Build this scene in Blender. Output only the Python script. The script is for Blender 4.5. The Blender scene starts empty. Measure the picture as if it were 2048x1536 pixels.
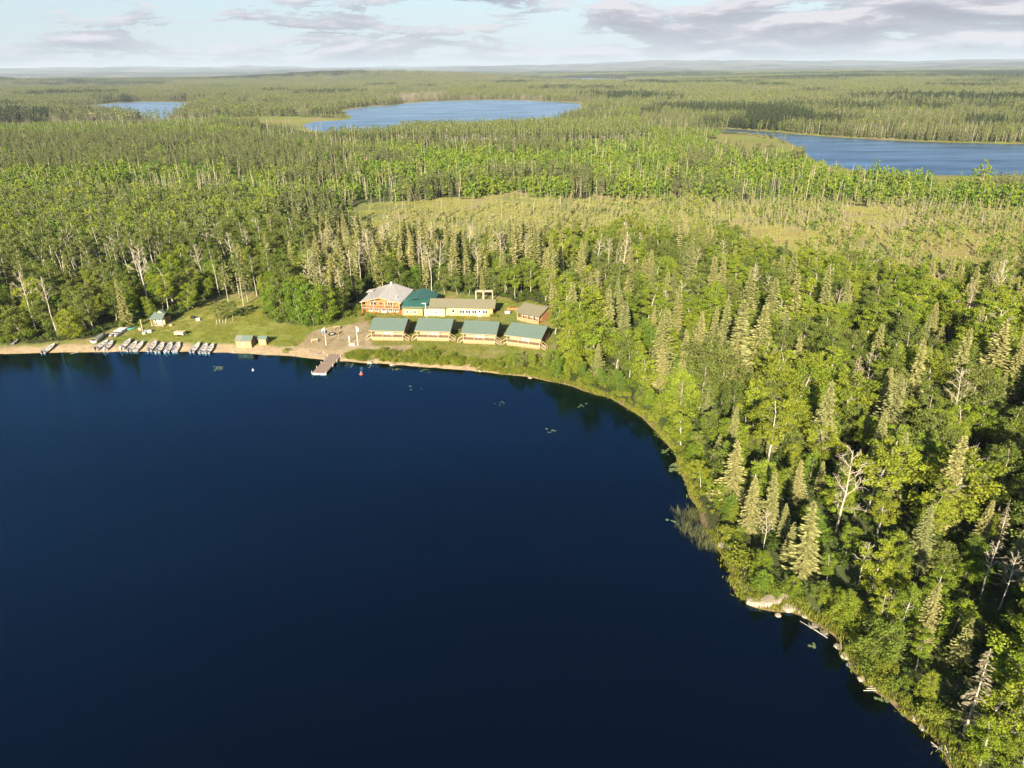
import bpy, math, random
import numpy as np

random.seed(11)
RNG = np.random.default_rng(11)
scene = bpy.context.scene
COL = scene.collection

# ------------------------------------------------------------------ camera
CAM_H = 68.0                      # metres above the lake
FOC = 1420.0                      # focal length in pixels of a 2048 wide picture
PITCH = math.radians(23.9)
ROLL = math.radians(0.6)
_R = np.array([1.0, 0, 0])
_U = np.array([0, math.sin(PITCH), math.cos(PITCH)])
CF = np.array([0, math.cos(PITCH), -math.sin(PITCH)])
CR = math.cos(ROLL) * _R - math.sin(ROLL) * _U
CU = math.sin(ROLL) * _R + math.cos(ROLL) * _U
cam_data = bpy.data.cameras.new('camera')
cam = bpy.data.objects.new('camera', cam_data)
COL.objects.link(cam)
from mathutils import Matrix, Vector
m = Matrix(((CR[0], CU[0], -CF[0], 0), (CR[1], CU[1], -CF[1], 0), (CR[2], CU[2], -CF[2], CAM_H), (0, 0, 0, 1)))
cam.matrix_world = m
cam_data.sensor_width = 36.0
cam_data.lens = 36.0 * FOC / 2048.0
cam_data.clip_start = 0.5
cam_data.clip_end = 120000.0
scene.camera = cam

# ------------------------------------------------------------------ light
SUN_EL = math.radians(23.0)
SUN_AZ = math.radians(14.0)       # light travels towards +Y, turned this far to +X
world = bpy.data.worlds.new('World')
scene.world = world
world.use_nodes = True
wn = world.node_tree
wn.nodes.clear()
def N(tree, kind, **kw):
    n = tree.nodes.new(kind)
    for k, v in kw.items():
        setattr(n, k, v)
    return n
def L(tree, a, b):
    tree.links.new(a, b)
def ramp(tree, stops, interp='LINEAR'):
    r = N(tree, 'ShaderNodeValToRGB')
    r.color_ramp.interpolation = interp
    el = r.color_ramp.elements
    while len(el) > 1:
        el.remove(el[-1])
    el[0].position = stops[0][0]
    c = stops[0][1]
    el[0].color = (c, c, c, 1) if isinstance(c, (int, float)) else (*c, 1)
    for p, c in stops[1:]:
        e = el.new(p)
        e.color = (c, c, c, 1) if isinstance(c, (int, float)) else (*c, 1)
    return r
def mathn(tree, op, a, b=None, c=None, clamp=False):
    n = N(tree, 'ShaderNodeMath', operation=op)
    n.use_clamp = clamp
    for i, v in enumerate((a, b, c)):
        if v is None:
            continue
        if isinstance(v, (int, float)):
            n.inputs[i].default_value = v
        else:
            L(tree, v, n.inputs[i])
    return n.outputs[0]

sky = N(wn, 'ShaderNodeTexSky', sky_type='NISHITA')
sky.sun_disc = False
sky.sun_elevation = SUN_EL
sky.sun_rotation = math.pi + SUN_AZ
sky.altitude = 300
sky.air_density = 1.0
sky.dust_density = 0.35
sky.ozone_density = 1.6
SKY_STRENGTH = 0.05
bg_sky = N(wn, 'ShaderNodeBackground')
bg_sky.inputs['Strength'].default_value = SKY_STRENGTH
L(wn, sky.outputs[0], bg_sky.inputs['Color'])
# clouds: fair-weather banks, thick towards the horizon, thinning overhead
tc = N(wn, 'ShaderNodeTexCoord')
sep = N(wn, 'ShaderNodeSeparateXYZ')
L(wn, tc.outputs['Generated'], sep.inputs[0])
mp = N(wn, 'ShaderNodeMapping')
mp.inputs['Scale'].default_value = (7.5, 7.5, 38.0)
mp.inputs['Location'].default_value = (3.1, 0.4, 0.35)
mp.inputs['Rotation'].default_value = (0, math.radians(1.5), 0)
L(wn, tc.outputs['Generated'], mp.inputs[0])
nz = N(wn, 'ShaderNodeTexNoise')
nz.inputs['Scale'].default_value = 1.0
nz.inputs['Detail'].default_value = 12.0
nz.inputs['Roughness'].default_value = 0.66
nz.inputs['Distortion'].default_value = 0.4
L(wn, mp.outputs[0], nz.inputs['Vector'])
mp2 = N(wn, 'ShaderNodeMapping')
mp2.inputs['Scale'].default_value = (7.5, 7.5, 38.0)
mp2.inputs['Location'].default_value = (3.1, 0.4, 0.35 + 0.33)
mp2.inputs['Rotation'].default_value = (0, math.radians(1.5), 0)
L(wn, tc.outputs['Generated'], mp2.inputs[0])
nz2 = N(wn, 'ShaderNodeTexNoise')
for k, v in (('Scale', 1.0), ('Detail', 5.0), ('Roughness', 0.5), ('Distortion', 0.25)):
    nz2.inputs[k].default_value = v
L(wn, mp2.outputs[0], nz2.inputs['Vector'])
# cover: 1 close to the horizon, less overhead; more to the east (+X)
el_cov = ramp(wn, [(0.0, 0.22), (0.015, 0.15), (0.035, 0.095), (0.06, 0.07), (0.11, 0.02), (0.5, 0.0)])
L(wn, sep.outputs['Z'], el_cov.inputs[0])
thin = ramp(wn, [(0.08, 0.0), (0.25, 0.14), (0.45, 0.32)])
L(wn, sep.outputs['Z'], thin.inputs[0])
east = mathn(wn, 'MULTIPLY', sep.outputs['X'], 0.17)
east = mathn(wn, 'MINIMUM', mathn(wn, 'MAXIMUM', east, -0.05), 0.10)
cov = mathn(wn, 'ADD', nz.outputs['Fac'], el_cov.outputs[0])
cov = mathn(wn, 'ADD', cov, east)
cov = mathn(wn, 'SUBTRACT', cov, thin.outputs[0])
mask = ramp(wn, [(0.53, 0.0), (0.575, 0.75), (0.66, 0.97)], 'EASE')
L(wn, cov, mask.inputs[0])
# sun side of a bank is lighter than its base
lit = mathn(wn, 'SUBTRACT', nz.outputs['Fac'], nz2.outputs['Fac'])
litr = ramp(wn, [(0.33, (0.118, 0.118, 0.145)), (0.5, (0.165, 0.160, 0.188)), (0.68, (0.285, 0.270, 0.285))])
L(wn, mathn(wn, 'MULTIPLY_ADD', lit, 1.7, 0.5), litr.inputs[0])
bg_cl = N(wn, 'ShaderNodeBackground')
L(wn, litr.outputs[0], bg_cl.inputs['Color'])
CLOUD_STRENGTH = 1.0
bg_cl.inputs['Strength'].default_value = CLOUD_STRENGTH
mix = N(wn, 'ShaderNodeMixShader')
L(wn, mask.outputs[0], mix.inputs[0])
L(wn, bg_sky.outputs[0], mix.inputs[1])
L(wn, bg_cl.outputs[0], mix.inputs[2])
# thin bright veil of high haze low in the sky
veil = N(wn, 'ShaderNodeBackground')
veil.inputs['Color'].default_value = (0.64, 0.81, 0.97, 1)
veil.inputs['Strength'].default_value = 0.28
vr = ramp(wn, [(0.0, 0.80), (0.03, 0.75), (0.07, 0.6), (0.16, 0.22), (0.30, 0.0)])
L(wn, sep.outputs['Z'], vr.inputs[0])
mv = N(wn, 'ShaderNodeMixShader')
L(wn, vr.outputs[0], mv.inputs[0]); L(wn, bg_sky.outputs[0], mv.inputs[1]); L(wn, veil.outputs[0], mv.inputs[2])
L(wn, mv.outputs[0], mix.inputs[1])
wo = N(wn, 'ShaderNodeOutputWorld')
L(wn, mix.outputs[0], wo.inputs['Surface'])

sun_data = bpy.data.lights.new('sun', 'SUN')
sun_data.energy = 5.0
sun_data.angle = math.radians(0.5)
sun_data.color = (1.0, 0.87, 0.64)
sun = bpy.data.objects.new('sun', sun_data)
COL.objects.link(sun)
_trav = Vector((math.sin(SUN_AZ) * math.cos(SUN_EL), math.cos(SUN_AZ) * math.cos(SUN_EL), -math.sin(SUN_EL)))
sun.rotation_euler = _trav.to_track_quat('-Z', 'Y').to_euler()
sun.location = (-40, -100, 200)

scene.view_settings.view_transform = 'Standard'
scene.view_settings.look = 'None'
scene.view_settings.exposure = 1.5
scene.view_settings.gamma = 1.0
scene.view_settings.use_curve_mapping = False
scene.render.engine = 'CYCLES'
cy = scene.cycles
cy.max_bounces = 5
cy.diffuse_bounces = 2
cy.glossy_bounces = 2
cy.transmission_bounces = 2
cy.transparent_max_bounces = 8
cy.volume_bounces = 0
cy.caustics_reflective = False
cy.caustics_refractive = False
cy.use_fast_gi = False

# ------------------------------------------------------------------ survey helpers
def G(px, py, z=0.0):
    """the ground point at height z that the survey picture shows at (px, py)"""
    d = CF + (px - 1024) / FOC * CR - (py - 768) / FOC * CU
    t = (z - CAM_H) / d[2]
    return np.array([d[0] * t, d[1] * t])
def proj(x, y, z):
    v0, v1, v2 = x, y, z - CAM_H
    w = v0 * CF[0] + v1 * CF[1] + v2 * CF[2]
    w = np.where(w < 1.0, 1.0, w)
    a = v0 * CR[0] + v1 * CR[1] + v2 * CR[2]
    b = v0 * CU[0] + v1 * CU[1] + v2 * CU[2]
    return 1024 + FOC * a / w, 768 - FOC * b / w
def _hash(ix, iy, seed):
    h = (ix.astype(np.int64) * 374761393 + iy.astype(np.int64) * 668265263 + seed * 974711) & 0x7fffffff
    h = ((h ^ (h >> 13)) * 1274126177) & 0x7fffffff
    h = (h ^ (h >> 16)) & 0xffffff
    return h / float(0xffffff)
def vnoise(x, y, seed=0):
    ix, iy = np.floor(x), np.floor(y)
    fx, fy = x - ix, y - iy
    ux, uy = fx * fx * (3 - 2 * fx), fy * fy * (3 - 2 * fy)
    a = _hash(ix, iy, seed); b = _hash(ix + 1, iy, seed)
    c = _hash(ix, iy + 1, seed); d = _hash(ix + 1, iy + 1, seed)
    return (a * (1 - ux) + b * ux) * (1 - uy) + (c * (1 - ux) + d * ux) * uy
def fbm(x, y, seed=0, octv=4):
    s, a, t = 0.0, 0.5, 0.0
    for i in range(octv):
        s = s + a * vnoise(x * 2 ** i + 13.7 * i, y * 2 ** i - 7.1 * i, seed + i)
        t += a
        a *= 0.5
    return s / t
def sstep(a, b, x):
    t = np.clip((x - a) / (b - a), 0, 1)
    return t * t * (3 - 2 * t)
def inside(poly, x, y):
    p = np.asarray(poly, float)
    r = np.zeros(np.shape(x), bool)
    j = len(p) - 1
    for i in range(len(p)):
        xi, yi, xj, yj = p[i, 0], p[i, 1], p[j, 0], p[j, 1]
        if yi != yj:
            r ^= ((yi > y) != (yj > y)) & (x < (xj - xi) * (y - yi) / (yj - yi) + xi)
        j = i
    return r
def sdf(poly, x, y):
    """distance to a polygon's edge, positive outside"""
    p = np.asarray(poly, float)
    best = np.full(np.shape(x), 1e18)
    for i in range(len(p)):
        a, b = p[i - 1], p[i]
        dx, dy = b - a
        q = np.clip(((x - a[0]) * dx + (y - a[1]) * dy) / (dx * dx + dy * dy + 1e-9), 0, 1)
        best = np.minimum(best, (x - a[0] - q * dx) ** 2 + (y - a[1] - q * dy) ** 2)
    d = np.sqrt(best)
    return np.where(inside(p, x, y), -d, d)
def smooth_line(pts, k=4):
    p = np.asarray(pts, float)
    out = []
    for i in range(len(p) - 1):
        p0, p1, p2, p3 = p[max(i - 1, 0)], p[i], p[i + 1], p[min(i + 2, len(p) - 1)]
        for t in np.arange(k) / k:
            out.append(0.5 * ((2 * p1) + (p2 - p0) * t + (2 * p0 - 5 * p1 + 4 * p2 - p3) * t ** 2 + (3 * p1 - p0 - 3 * p2 + p3) * t ** 3))
    out.append(p[-1])
    return np.array(out)

# ------------------------------------------------------------------ lakes
shore_px = [(-60, 709), (0, 708), (90, 706), (200, 704), (300, 703), (400, 704), (470, 706), (540, 710), (600, 714), (650, 720), (720, 725), (800, 730), (900, 738),
            (1000, 747), (1100, 762), (1170, 781), (1240, 808), (1300, 850), (1340, 892), (1365, 940), (1385, 988), (1410, 1046),
            (1438, 1098), (1462, 1150), (1485, 1200), (1520, 1217), (1580, 1224), (1622, 1246), (1665, 1278), (1692, 1322),
            (1730, 1367), (1790, 1407), (1840, 1452), (1880, 1502), (1912, 1540)]
MAIN = np.vstack([np.array([(-420, 150), (-250, 172)]), smooth_line([G(*p) for p in shore_px], 3), np.array([(50, 42), (58, 12), (80, -60), (60, -500), (-600, -500)])])
lake_px = [
    [(606, 251), (632, 243), (690, 240), (702, 232), (690, 221), (735, 214), (790, 210), (850, 203.5), (930, 201), (1010, 200), (1090, 203), (1150, 206), (1162, 212),
     (1152, 228), (1090, 244), (1000, 258), (900, 265), (800, 266), (690, 266), (632, 262)],
    [(100, 217), (170, 211), (235, 206), (300, 203.5), (385, 206), (388, 212), (350, 226), (330, 238), (288, 238), (240, 228), (180, 224)],
    [(1370, 256.5), (1430, 257), (1490, 260), (1540, 264), (1620, 271), (1750, 279), (1900, 286), (2060, 289), (2350, 300), (2500, 330), (2300, 349), (2060, 350), (1900, 350),
     (1750, 345), (1645, 327), (1612, 305), (1578, 284), (1540, 271), (1480, 264), (1410, 260.5)],
    [(776, 190), (785, 185.5), (822, 184.5), (826, 187), (800, 192)],
    [(1085, 157.5), (1180, 156.5), (1260, 159), (1330, 162), (1300, 166), (1210, 165), (1120, 161.5)],
    [(1350, 156), (1400, 155), (1410, 157), (1365, 158.5)],
]
LAKES = [smooth_line([G(*p) for p in q + [q[0]]], 2)[:-1] for q in lake_px]
def d_main(x, y):
    d = sdf(MAIN, x, y)
    return d + (vnoise(x / 5.0, y / 5.0, 3) - 0.5) * 1.3 * sstep(-16, 20, x) + (vnoise(x / 2.1, y / 2.1, 4) - 0.5) * 0.7
def d_lakes(x, y):
    r = np.hypot(x, y)
    d = np.full(np.shape(x), 1e9)
    for q in LAKES:
        d = np.minimum(d, sdf(q, x, y))
    return d + (fbm(x / 40, y / 40, 9, 3) - 0.5) * np.clip(r / 60, 4, 40) * 0.55
def height(x, y, dm=None, dl=None):
    x = np.asarray(x, float); y = np.asarray(y, float)
    dm = d_main(x, y) if dm is None else dm
    dl = d_lakes(x, y) if dl is None else dl
    r = np.hypot(x, y)
    a = np.where(dm < 0, np.maximum(-3.0, 0.22 * dm), 0.55 * (1 - np.exp(-np.maximum(dm, 0) / 3.0)) + 1.0 * (1 - np.exp(-np.maximum(dm, 0) / 16.0)) + 0.01 * np.clip(dm, 0, 150))
    a = a + (fbm(x / 30, y / 30, 21, 3) - 0.5) * 1.2 * sstep(6, 60, dm)
    b = np.where(dl < 0, np.maximum(-3.0, 0.12 * dl), 0.5 * (1 - np.exp(-np.maximum(dl, 0) / 8.0)) + 0.012 * np.minimum(np.maximum(dl, 0), 1e6))
    h = np.minimum(a, b)
    far = sstep(2500, 21000, r)
    hill = (-12 + 235 * far) * np.clip(-0.30 + 1.75 * fbm(x / 4200, y / 3000, 31, 4), 0.05, 1.3)
    hill2 = (16 + 26 * sstep(2500, 6000, r)) * sstep(900, 3000, r) * sstep(120, 700, dl) * (fbm(x / 900, y / 900, 41, 3) - 0.3)
    ridge = 46 * np.exp(-(((x + 780) / 900) ** 2 + ((y - 4700) / 420) ** 2)) + 30 * np.exp(-(((x + 2900) / 900) ** 2 + ((y - 4300) / 420) ** 2))
    return h + np.where(dl > 0, hill * sstep(50, 1500, dl) * far + hill2 + ridge * sstep(100, 500, dl), 0)
def on_ground(px, py):
    """point of the terrain seen at (px, py)"""
    z = 1.0
    for _ in range(6):
        p = G(px, py, z)
        z = float(height(p[0], p[1]))
    p = G(px, py, z)
    return p[0], p[1], z
def height_to(x, y, z, py_top):
    lo, hi = 0.2, 60.0
    for _ in range(24):
        mid = 0.5 * (lo + hi)
        if proj(x, y, z + mid)[1] > py_top:
            lo = mid
        else:
            hi = mid
    return lo

# ------------------------------------------------------------------ zones of the ground, as polygons on the survey picture
Z_CLEAR = [(-80, 730), (-80, 698), (0, 690), (60, 687), (125, 683), (180, 676), (225, 658), (262, 652), (292, 642), (318, 632), (345, 640), (385, 618), (425, 596), (462, 586), (505, 583),
           (524, 600), (530, 632), (560, 646), (620, 652), (672, 647), (700, 626), (716, 604), (722, 588), (800, 578), (900, 584), (1000, 592), (1034, 606), (1060, 600), (1096, 612),
           (1116, 640), (1116, 700), (1102, 722), (1095, 775), (700, 770), (-80, 760)]
Z_LAWN = [(262, 668), (300, 660), (345, 650), (385, 628), (430, 606), (465, 596), (505, 596), (522, 622), (545, 645), (600, 654), (640, 660), (610, 668), (605, 680), (560, 690), (510, 697), (440, 692), (380, 684), (320, 682)]
Z_DIRT = [(615, 668), (650, 656), (700, 648), (735, 640), (745, 690), (830, 692), (800, 706), (730, 700), (690, 712), (620, 716), (560, 706), (560, 696), (600, 686)]
Z_BOG = [(655, 470), (690, 430), (750, 408), (880, 396), (1000, 392), (1120, 396), (1250, 402), (1330, 396), (1420, 408), (1600, 402), (1800, 404), (2150, 424), (2150, 570), (1980, 560), (1850, 565),
         (1740, 545), (1640, 525), (1560, 500), (1450, 482), (1380, 478), (1250, 474), (1000, 480), (800, 482)]
Z_BOG_ORANGE = [(1440, 452), (1600, 462), (1760, 452), (2150, 470), (2150, 570), (1980, 560), (1850, 565), (1740, 545), (1640, 525), (1560, 500)]
Z_MARSH = [(1470, 259), (1560, 282), (1600, 306), (1635, 326), (1745, 343), (1900, 349), (2400, 349), (2400, 400), (2050, 384), (1900, 378), (1780, 366), (1690, 356), (1610, 338), (1540, 318), (1450, 300), (1400, 285), (1440, 268)]
Z_MARSH_LEFT = [(430, 236), (540, 232), (640, 234), (692, 238), (640, 246), (612, 252), (640, 262), (560, 252), (470, 246)]
Z_BLACK = [(-400, 284), (60, 280), (300, 280), (500, 286), (640, 300), (716, 318), (600, 338), (420, 345), (200, 346), (0, 354), (-400, 370)]
Z_ROW = [(800, 275), (830, 270), (960, 268), (1100, 262), (1260, 262), (1300, 280), (1240, 292), (1100, 293), (900, 293), (820, 292), (660, 300), (664, 288), (760, 284)]
# ------------------------------------------------------------------ materials
def new_mat(name):
    mt = bpy.data.materials.new(name)
    mt.use_nodes = True
    t = mt.node_tree
    t.nodes.clear()
    out = N(t, 'ShaderNodeOutputMaterial')
    return mt, t, out
def simple(name, col, rough=0.7, var=0.25, scale=3.0, bump=0.0, metallic=0.0, stretch=None):
    """painted or raw surface with mottling in its own colour"""
    mt, t, out = new_mat(name)
    b = N(t, 'ShaderNodeBsdfPrincipled')
    b.inputs['Roughness'].default_value = rough
    b.inputs['Metallic'].default_value = metallic
    tcn = N(t, 'ShaderNodeTexCoord')
    vec = tcn.outputs['Object']
    if stretch:
        mpn = N(t, 'ShaderNodeMapping')
        mpn.inputs['Scale'].default_value = stretch
        L(t, vec, mpn.inputs[0])
        vec = mpn.outputs[0]
    n = N(t, 'ShaderNodeTexNoise')
    n.inputs['Scale'].default_value = scale
    n.inputs['Detail'].default_value = 5
    L(t, vec, n.inputs['Vector'])
    lo = tuple(c * (1 - var) for c in col); hi = tuple(min(1, c * (1 + var)) for c in col)
    rp = ramp(t, [(0.3, lo), (0.7, hi)])
    L(t, n.outputs['Fac'], rp.inputs[0])
    L(t, rp.outputs[0], b.inputs['Base Color'])
    if bump:
        bn = N(t, 'ShaderNodeBump')
        bn.inputs['Strength'].default_value = bump
        bn.inputs['Distance'].default_value = 0.16
        L(t, n.outputs['Fac'], bn.inputs['Height'])
        L(t, bn.outputs[0], b.inputs['Normal'])
    L(t, b.outputs[0], out.inputs['Surface'])
    return mt
def leaf_mat(name, cols, transl=0.32, rough_var=0.35):
    """foliage: hue differs from tree to tree and a little from leaf to leaf"""
    mt, t, out = new_mat(name)
    oi = N(t, 'ShaderNodeObjectInfo')
    at = N(t, 'ShaderNodeAttribute', attribute_name='tone')
    rp = ramp(t, [(i / max(1, len(cols) - 1), c) for i, c in enumerate(cols)])
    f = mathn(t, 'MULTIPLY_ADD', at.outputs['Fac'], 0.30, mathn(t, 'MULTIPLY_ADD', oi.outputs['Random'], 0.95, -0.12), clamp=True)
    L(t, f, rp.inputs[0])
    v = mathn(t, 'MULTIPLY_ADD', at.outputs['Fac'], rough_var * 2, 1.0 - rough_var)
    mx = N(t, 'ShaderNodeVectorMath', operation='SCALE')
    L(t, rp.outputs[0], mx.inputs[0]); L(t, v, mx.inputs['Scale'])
    d = N(t, 'ShaderNodeBsdfDiffuse'); tr = N(t, 'ShaderNodeBsdfTranslucent')
    L(t, mx.outputs[0], d.inputs['Color'])
    warm = N(t, 'ShaderNodeVectorMath', operation='MULTIPLY')
    warm.inputs[1].default_value = (1.05, 1.1, 0.6)
    L(t, mx.outputs[0], warm.inputs[0]); L(t, warm.outputs[0], tr.inputs['Color'])
    ms = N(t, 'ShaderNodeMixShader'); ms.inputs[0].default_value = transl
    L(t, d.outputs[0], ms.inputs[1]); L(t, tr.outputs[0], ms.inputs[2])
    L(t, ms.outputs[0], out.inputs['Surface'])
    return mt
MAT = {
    'spruce': leaf_mat('spruce_needles', [(0.228, 0.240, 0.090), (0.279, 0.277, 0.108), (0.314, 0.295, 0.120), (0.194, 0.218, 0.087)], 0.2, 0.3),
    'blackspruce': leaf_mat('black_spruce_needles', [(0.099, 0.124, 0.047), (0.133, 0.155, 0.058), (0.174, 0.184, 0.075)], 0.15),
    'farspruce': leaf_mat('far_spruce_needles', [(0.117, 0.143, 0.063), (0.150, 0.170, 0.075), (0.184, 0.190, 0.091), (0.133, 0.162, 0.067)], 0.15, 0.3),
    'birch': leaf_mat('birch_leaves', [(0.149, 0.226, 0.025), (0.213, 0.273, 0.030), (0.282, 0.315, 0.036), (0.177, 0.261, 0.027), (0.242, 0.266, 0.032)]),
    'poplar': leaf_mat('poplar_leaves', [(0.127, 0.179, 0.036), (0.171, 0.210, 0.049), (0.152, 0.208, 0.034), (0.210, 0.229, 0.064)]),
    'darkspruce': leaf_mat('dark_stand_cloud_shadow_needles', [(0.035, 0.055, 0.028), (0.05, 0.07, 0.033)], 0.1),
    'burn': leaf_mat('grey_burnt_stand', [(0.20, 0.17, 0.145), (0.25, 0.21, 0.17)], 0.1),
    'aspen': leaf_mat('young_aspen_leaves', [(0.117, 0.202, 0.027), (0.158, 0.249, 0.032), (0.205, 0.274, 0.034), (0.246, 0.295, 0.039)]),
    'shrub': leaf_mat('shrub_leaves', [(0.140, 0.199, 0.029), (0.199, 0.245, 0.035), (0.257, 0.274, 0.041), (0.163, 0.216, 0.035)]),
    'grassy': leaf_mat('shore_grass_blades', [(0.17, 0.21, 0.035), (0.22, 0.25, 0.04), (0.27, 0.27, 0.045), (0.19, 0.23, 0.04)], 0.3),
    'reed': leaf_mat('reed_blades', [(0.12, 0.14, 0.07), (0.17, 0.17, 0.08), (0.13, 0.15, 0.06)], 0.25),
    'boggrass': leaf_mat('bog_sedge', [(0.264, 0.265, 0.099), (0.308, 0.300, 0.111), (0.246, 0.270, 0.082), (0.326, 0.295, 0.099)], 0.25),
    'bluespruce': leaf_mat('blue_spruce_needles', [(0.15, 0.19, 0.14), (0.16, 0.20, 0.15)], 0.12),
    'deadneedle': leaf_mat('dead_needles', [(0.22, 0.20, 0.13), (0.25, 0.22, 0.15)], 0.12),
    'under': leaf_mat('undergrowth_leaves', [(0.059, 0.096, 0.018), (0.076, 0.118, 0.023), (0.101, 0.137, 0.026)], 0.25),  # leaf colour darkened to deepen the shade between the trees
    'dead_mid': simple('grey_dead_wood', (0.30, 0.255, 0.19), 0.9, 0.25, 3.0),
    'bark_white': simple('white_bark', (0.40, 0.37, 0.31), 0.85, 0.35, 4.0, 0, 0, (1, 1, 0.4)),
    'bark_grey': simple('grey_bark', (0.30, 0.26, 0.20), 0.9, 0.3, 4.0),
    'bark_brown': simple('brown_bark', (0.16, 0.12, 0.085), 0.9, 0.3, 4.0),
    'dead': simple('weathered_dead_wood', (0.44, 0.38, 0.29), 0.9, 0.25, 3.0),
    'dead_white': simple('bleached_dead_wood', (0.50, 0.46, 0.40), 0.9, 0.2, 3.0),
    'wood_tan': simple('tan_stained_wood', (0.33, 0.235, 0.125), 0.7, 0.18, 2.5, 0.2, 0, (0.6, 1, 6)),
    'wood_dark': simple('brown_stained_boards', (0.21, 0.125, 0.065), 0.75, 0.25, 2.5, 0.2, 0, (0.6, 0.6, 7)),
    'wood_orange': simple('orange_stained_logs', (0.45, 0.165, 0.045), 0.6, 0.22, 2.0, 0.3, 0, (0.5, 1, 7)),
    'wood_red': simple('red_stained_boards', (0.42, 0.10, 0.04), 0.65, 0.25, 2.0, 0.2, 0, (0.5, 1, 7)),
    'rail_tan': simple('pale_pine_rails', (0.42, 0.31, 0.18), 0.7, 0.15, 3.0),
    'wall_cabin': simple('cream_board_wall', (0.44, 0.34, 0.20), 0.7, 0.12, 2.0, 0.15, 0, (0.4, 1, 8)),
    'wall_yellow': simple('pale_yellow_siding', (0.53, 0.42, 0.195), 0.7, 0.08, 2.0, 0.15, 0, (0.4, 1, 8)),
    'wall_cream': simple('cream_siding', (0.58, 0.50, 0.30), 0.7, 0.08, 2.0, 0.15, 0, (0.4, 1, 8)),
    'wall_ochre': simple('ochre_siding', (0.41, 0.285, 0.13), 0.7, 0.12, 2.0, 0.15, 0, (0.4, 1, 8)),
    'white': simple('white_paint', (0.78, 0.77, 0.73), 0.5, 0.06, 2.0),
    'roof_green': simple('faded_green_steel_roof', (0.135, 0.188, 0.158), 0.6, 0.07, 1.1, 0.1, 0, (3.0, 1.2, 1)),
    'roof_teal': simple('teal_steel_roof', (0.038, 0.13, 0.108), 0.45, 0.14, 1.1, 0.1, 0, (3.0, 0.35, 1)),
    'roof_olive': simple('olive_grey_shingles', (0.19, 0.175, 0.115), 0.9, 0.22, 3.2, 0.4, 0, (1, 4, 4)),
    'roof_grey': simple('weathered_grey_shakes', (0.47, 0.45, 0.42), 0.9, 0.28, 2.6, 0.5, 0, (1.0, 1.0, 1.0)),
    'deck': simple('weathered_reddish_deck', (0.25, 0.185, 0.145), 0.8, 0.2, 4.0, 0.2),
    'deck_pale': simple('pale_deck_boards', (0.42, 0.34, 0.25), 0.8, 0.2, 4.0, 0.2),
    'alu': simple('dull_aluminium', (0.42, 0.41, 0.42), 0.38, 0.12, 3.0, 0, 0.55),
    'alu_in': simple('pale_grey_boat_paint', (0.44, 0.43, 0.44), 0.5, 0.10, 3.0),
    'dark_boat': simple('dark_grey_hull_paint', (0.085, 0.09, 0.085), 0.5, 0.2, 3.0),
    'tarp': simple('grey_canvas_cover', (0.20, 0.20, 0.175), 0.8, 0.2, 2.0, 0.3),
    'motor': simple('black_motor_cowling', (0.03, 0.03, 0.032), 0.35, 0.2, 2.0),
    'motor_white': simple('white_motor_cowling', (0.65, 0.65, 0.63), 0.35, 0.1, 2.0),
    'cushion': simple('dark_seat_cushion', (0.09, 0.085, 0.09), 0.8, 0.2, 2.0),
    'float': simple('white_float_plastic', (0.72, 0.71, 0.68), 0.5, 0.1, 2.0),
    'black': simple('charred_black', (0.02, 0.02, 0.02), 0.9, 0.3, 3.0),
    'red': simple('red_plastic', (0.55, 0.10, 0.08), 0.5, 0.1, 2.0),
    'blue': simple('blue_fabric', (0.10, 0.19, 0.38), 0.8, 0.15, 2.0),
    'flag_white': simple('white_flag_cloth', (0.75, 0.72, 0.68), 0.9, 0.08, 2.0),
    'turquoise': simple('turquoise_plastic', (0.10, 0.40, 0.38), 0.45, 0.1, 2.0),
    'rock': simple('pale_shore_granite', (0.40, 0.33, 0.26), 0.9, 0.3, 1.3, 0.6),
    'rock_dark': simple('grey_shore_granite', (0.25, 0.215, 0.175), 0.9, 0.3, 1.3, 0.6),
    'lily': simple('lily_pad_green', (0.16, 0.21, 0.09), 0.4, 0.2, 2.0),
    'galv': simple('galvanised_steel', (0.42, 0.43, 0.43), 0.4, 0.1, 2.0, 0, 0.6),
}
def glass_mat():
    mt, t, out = new_mat('window_glass')
    b = N(t, 'ShaderNodeBsdfPrincipled')
    b.inputs['Base Color'].default_value = (0.03, 0.035, 0.04, 1)
    b.inputs['Roughness'].default_value = 0.08
    L(t, b.outputs[0], out.inputs['Surface'])
    return mt
MAT['glass'] = glass_mat()

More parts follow.
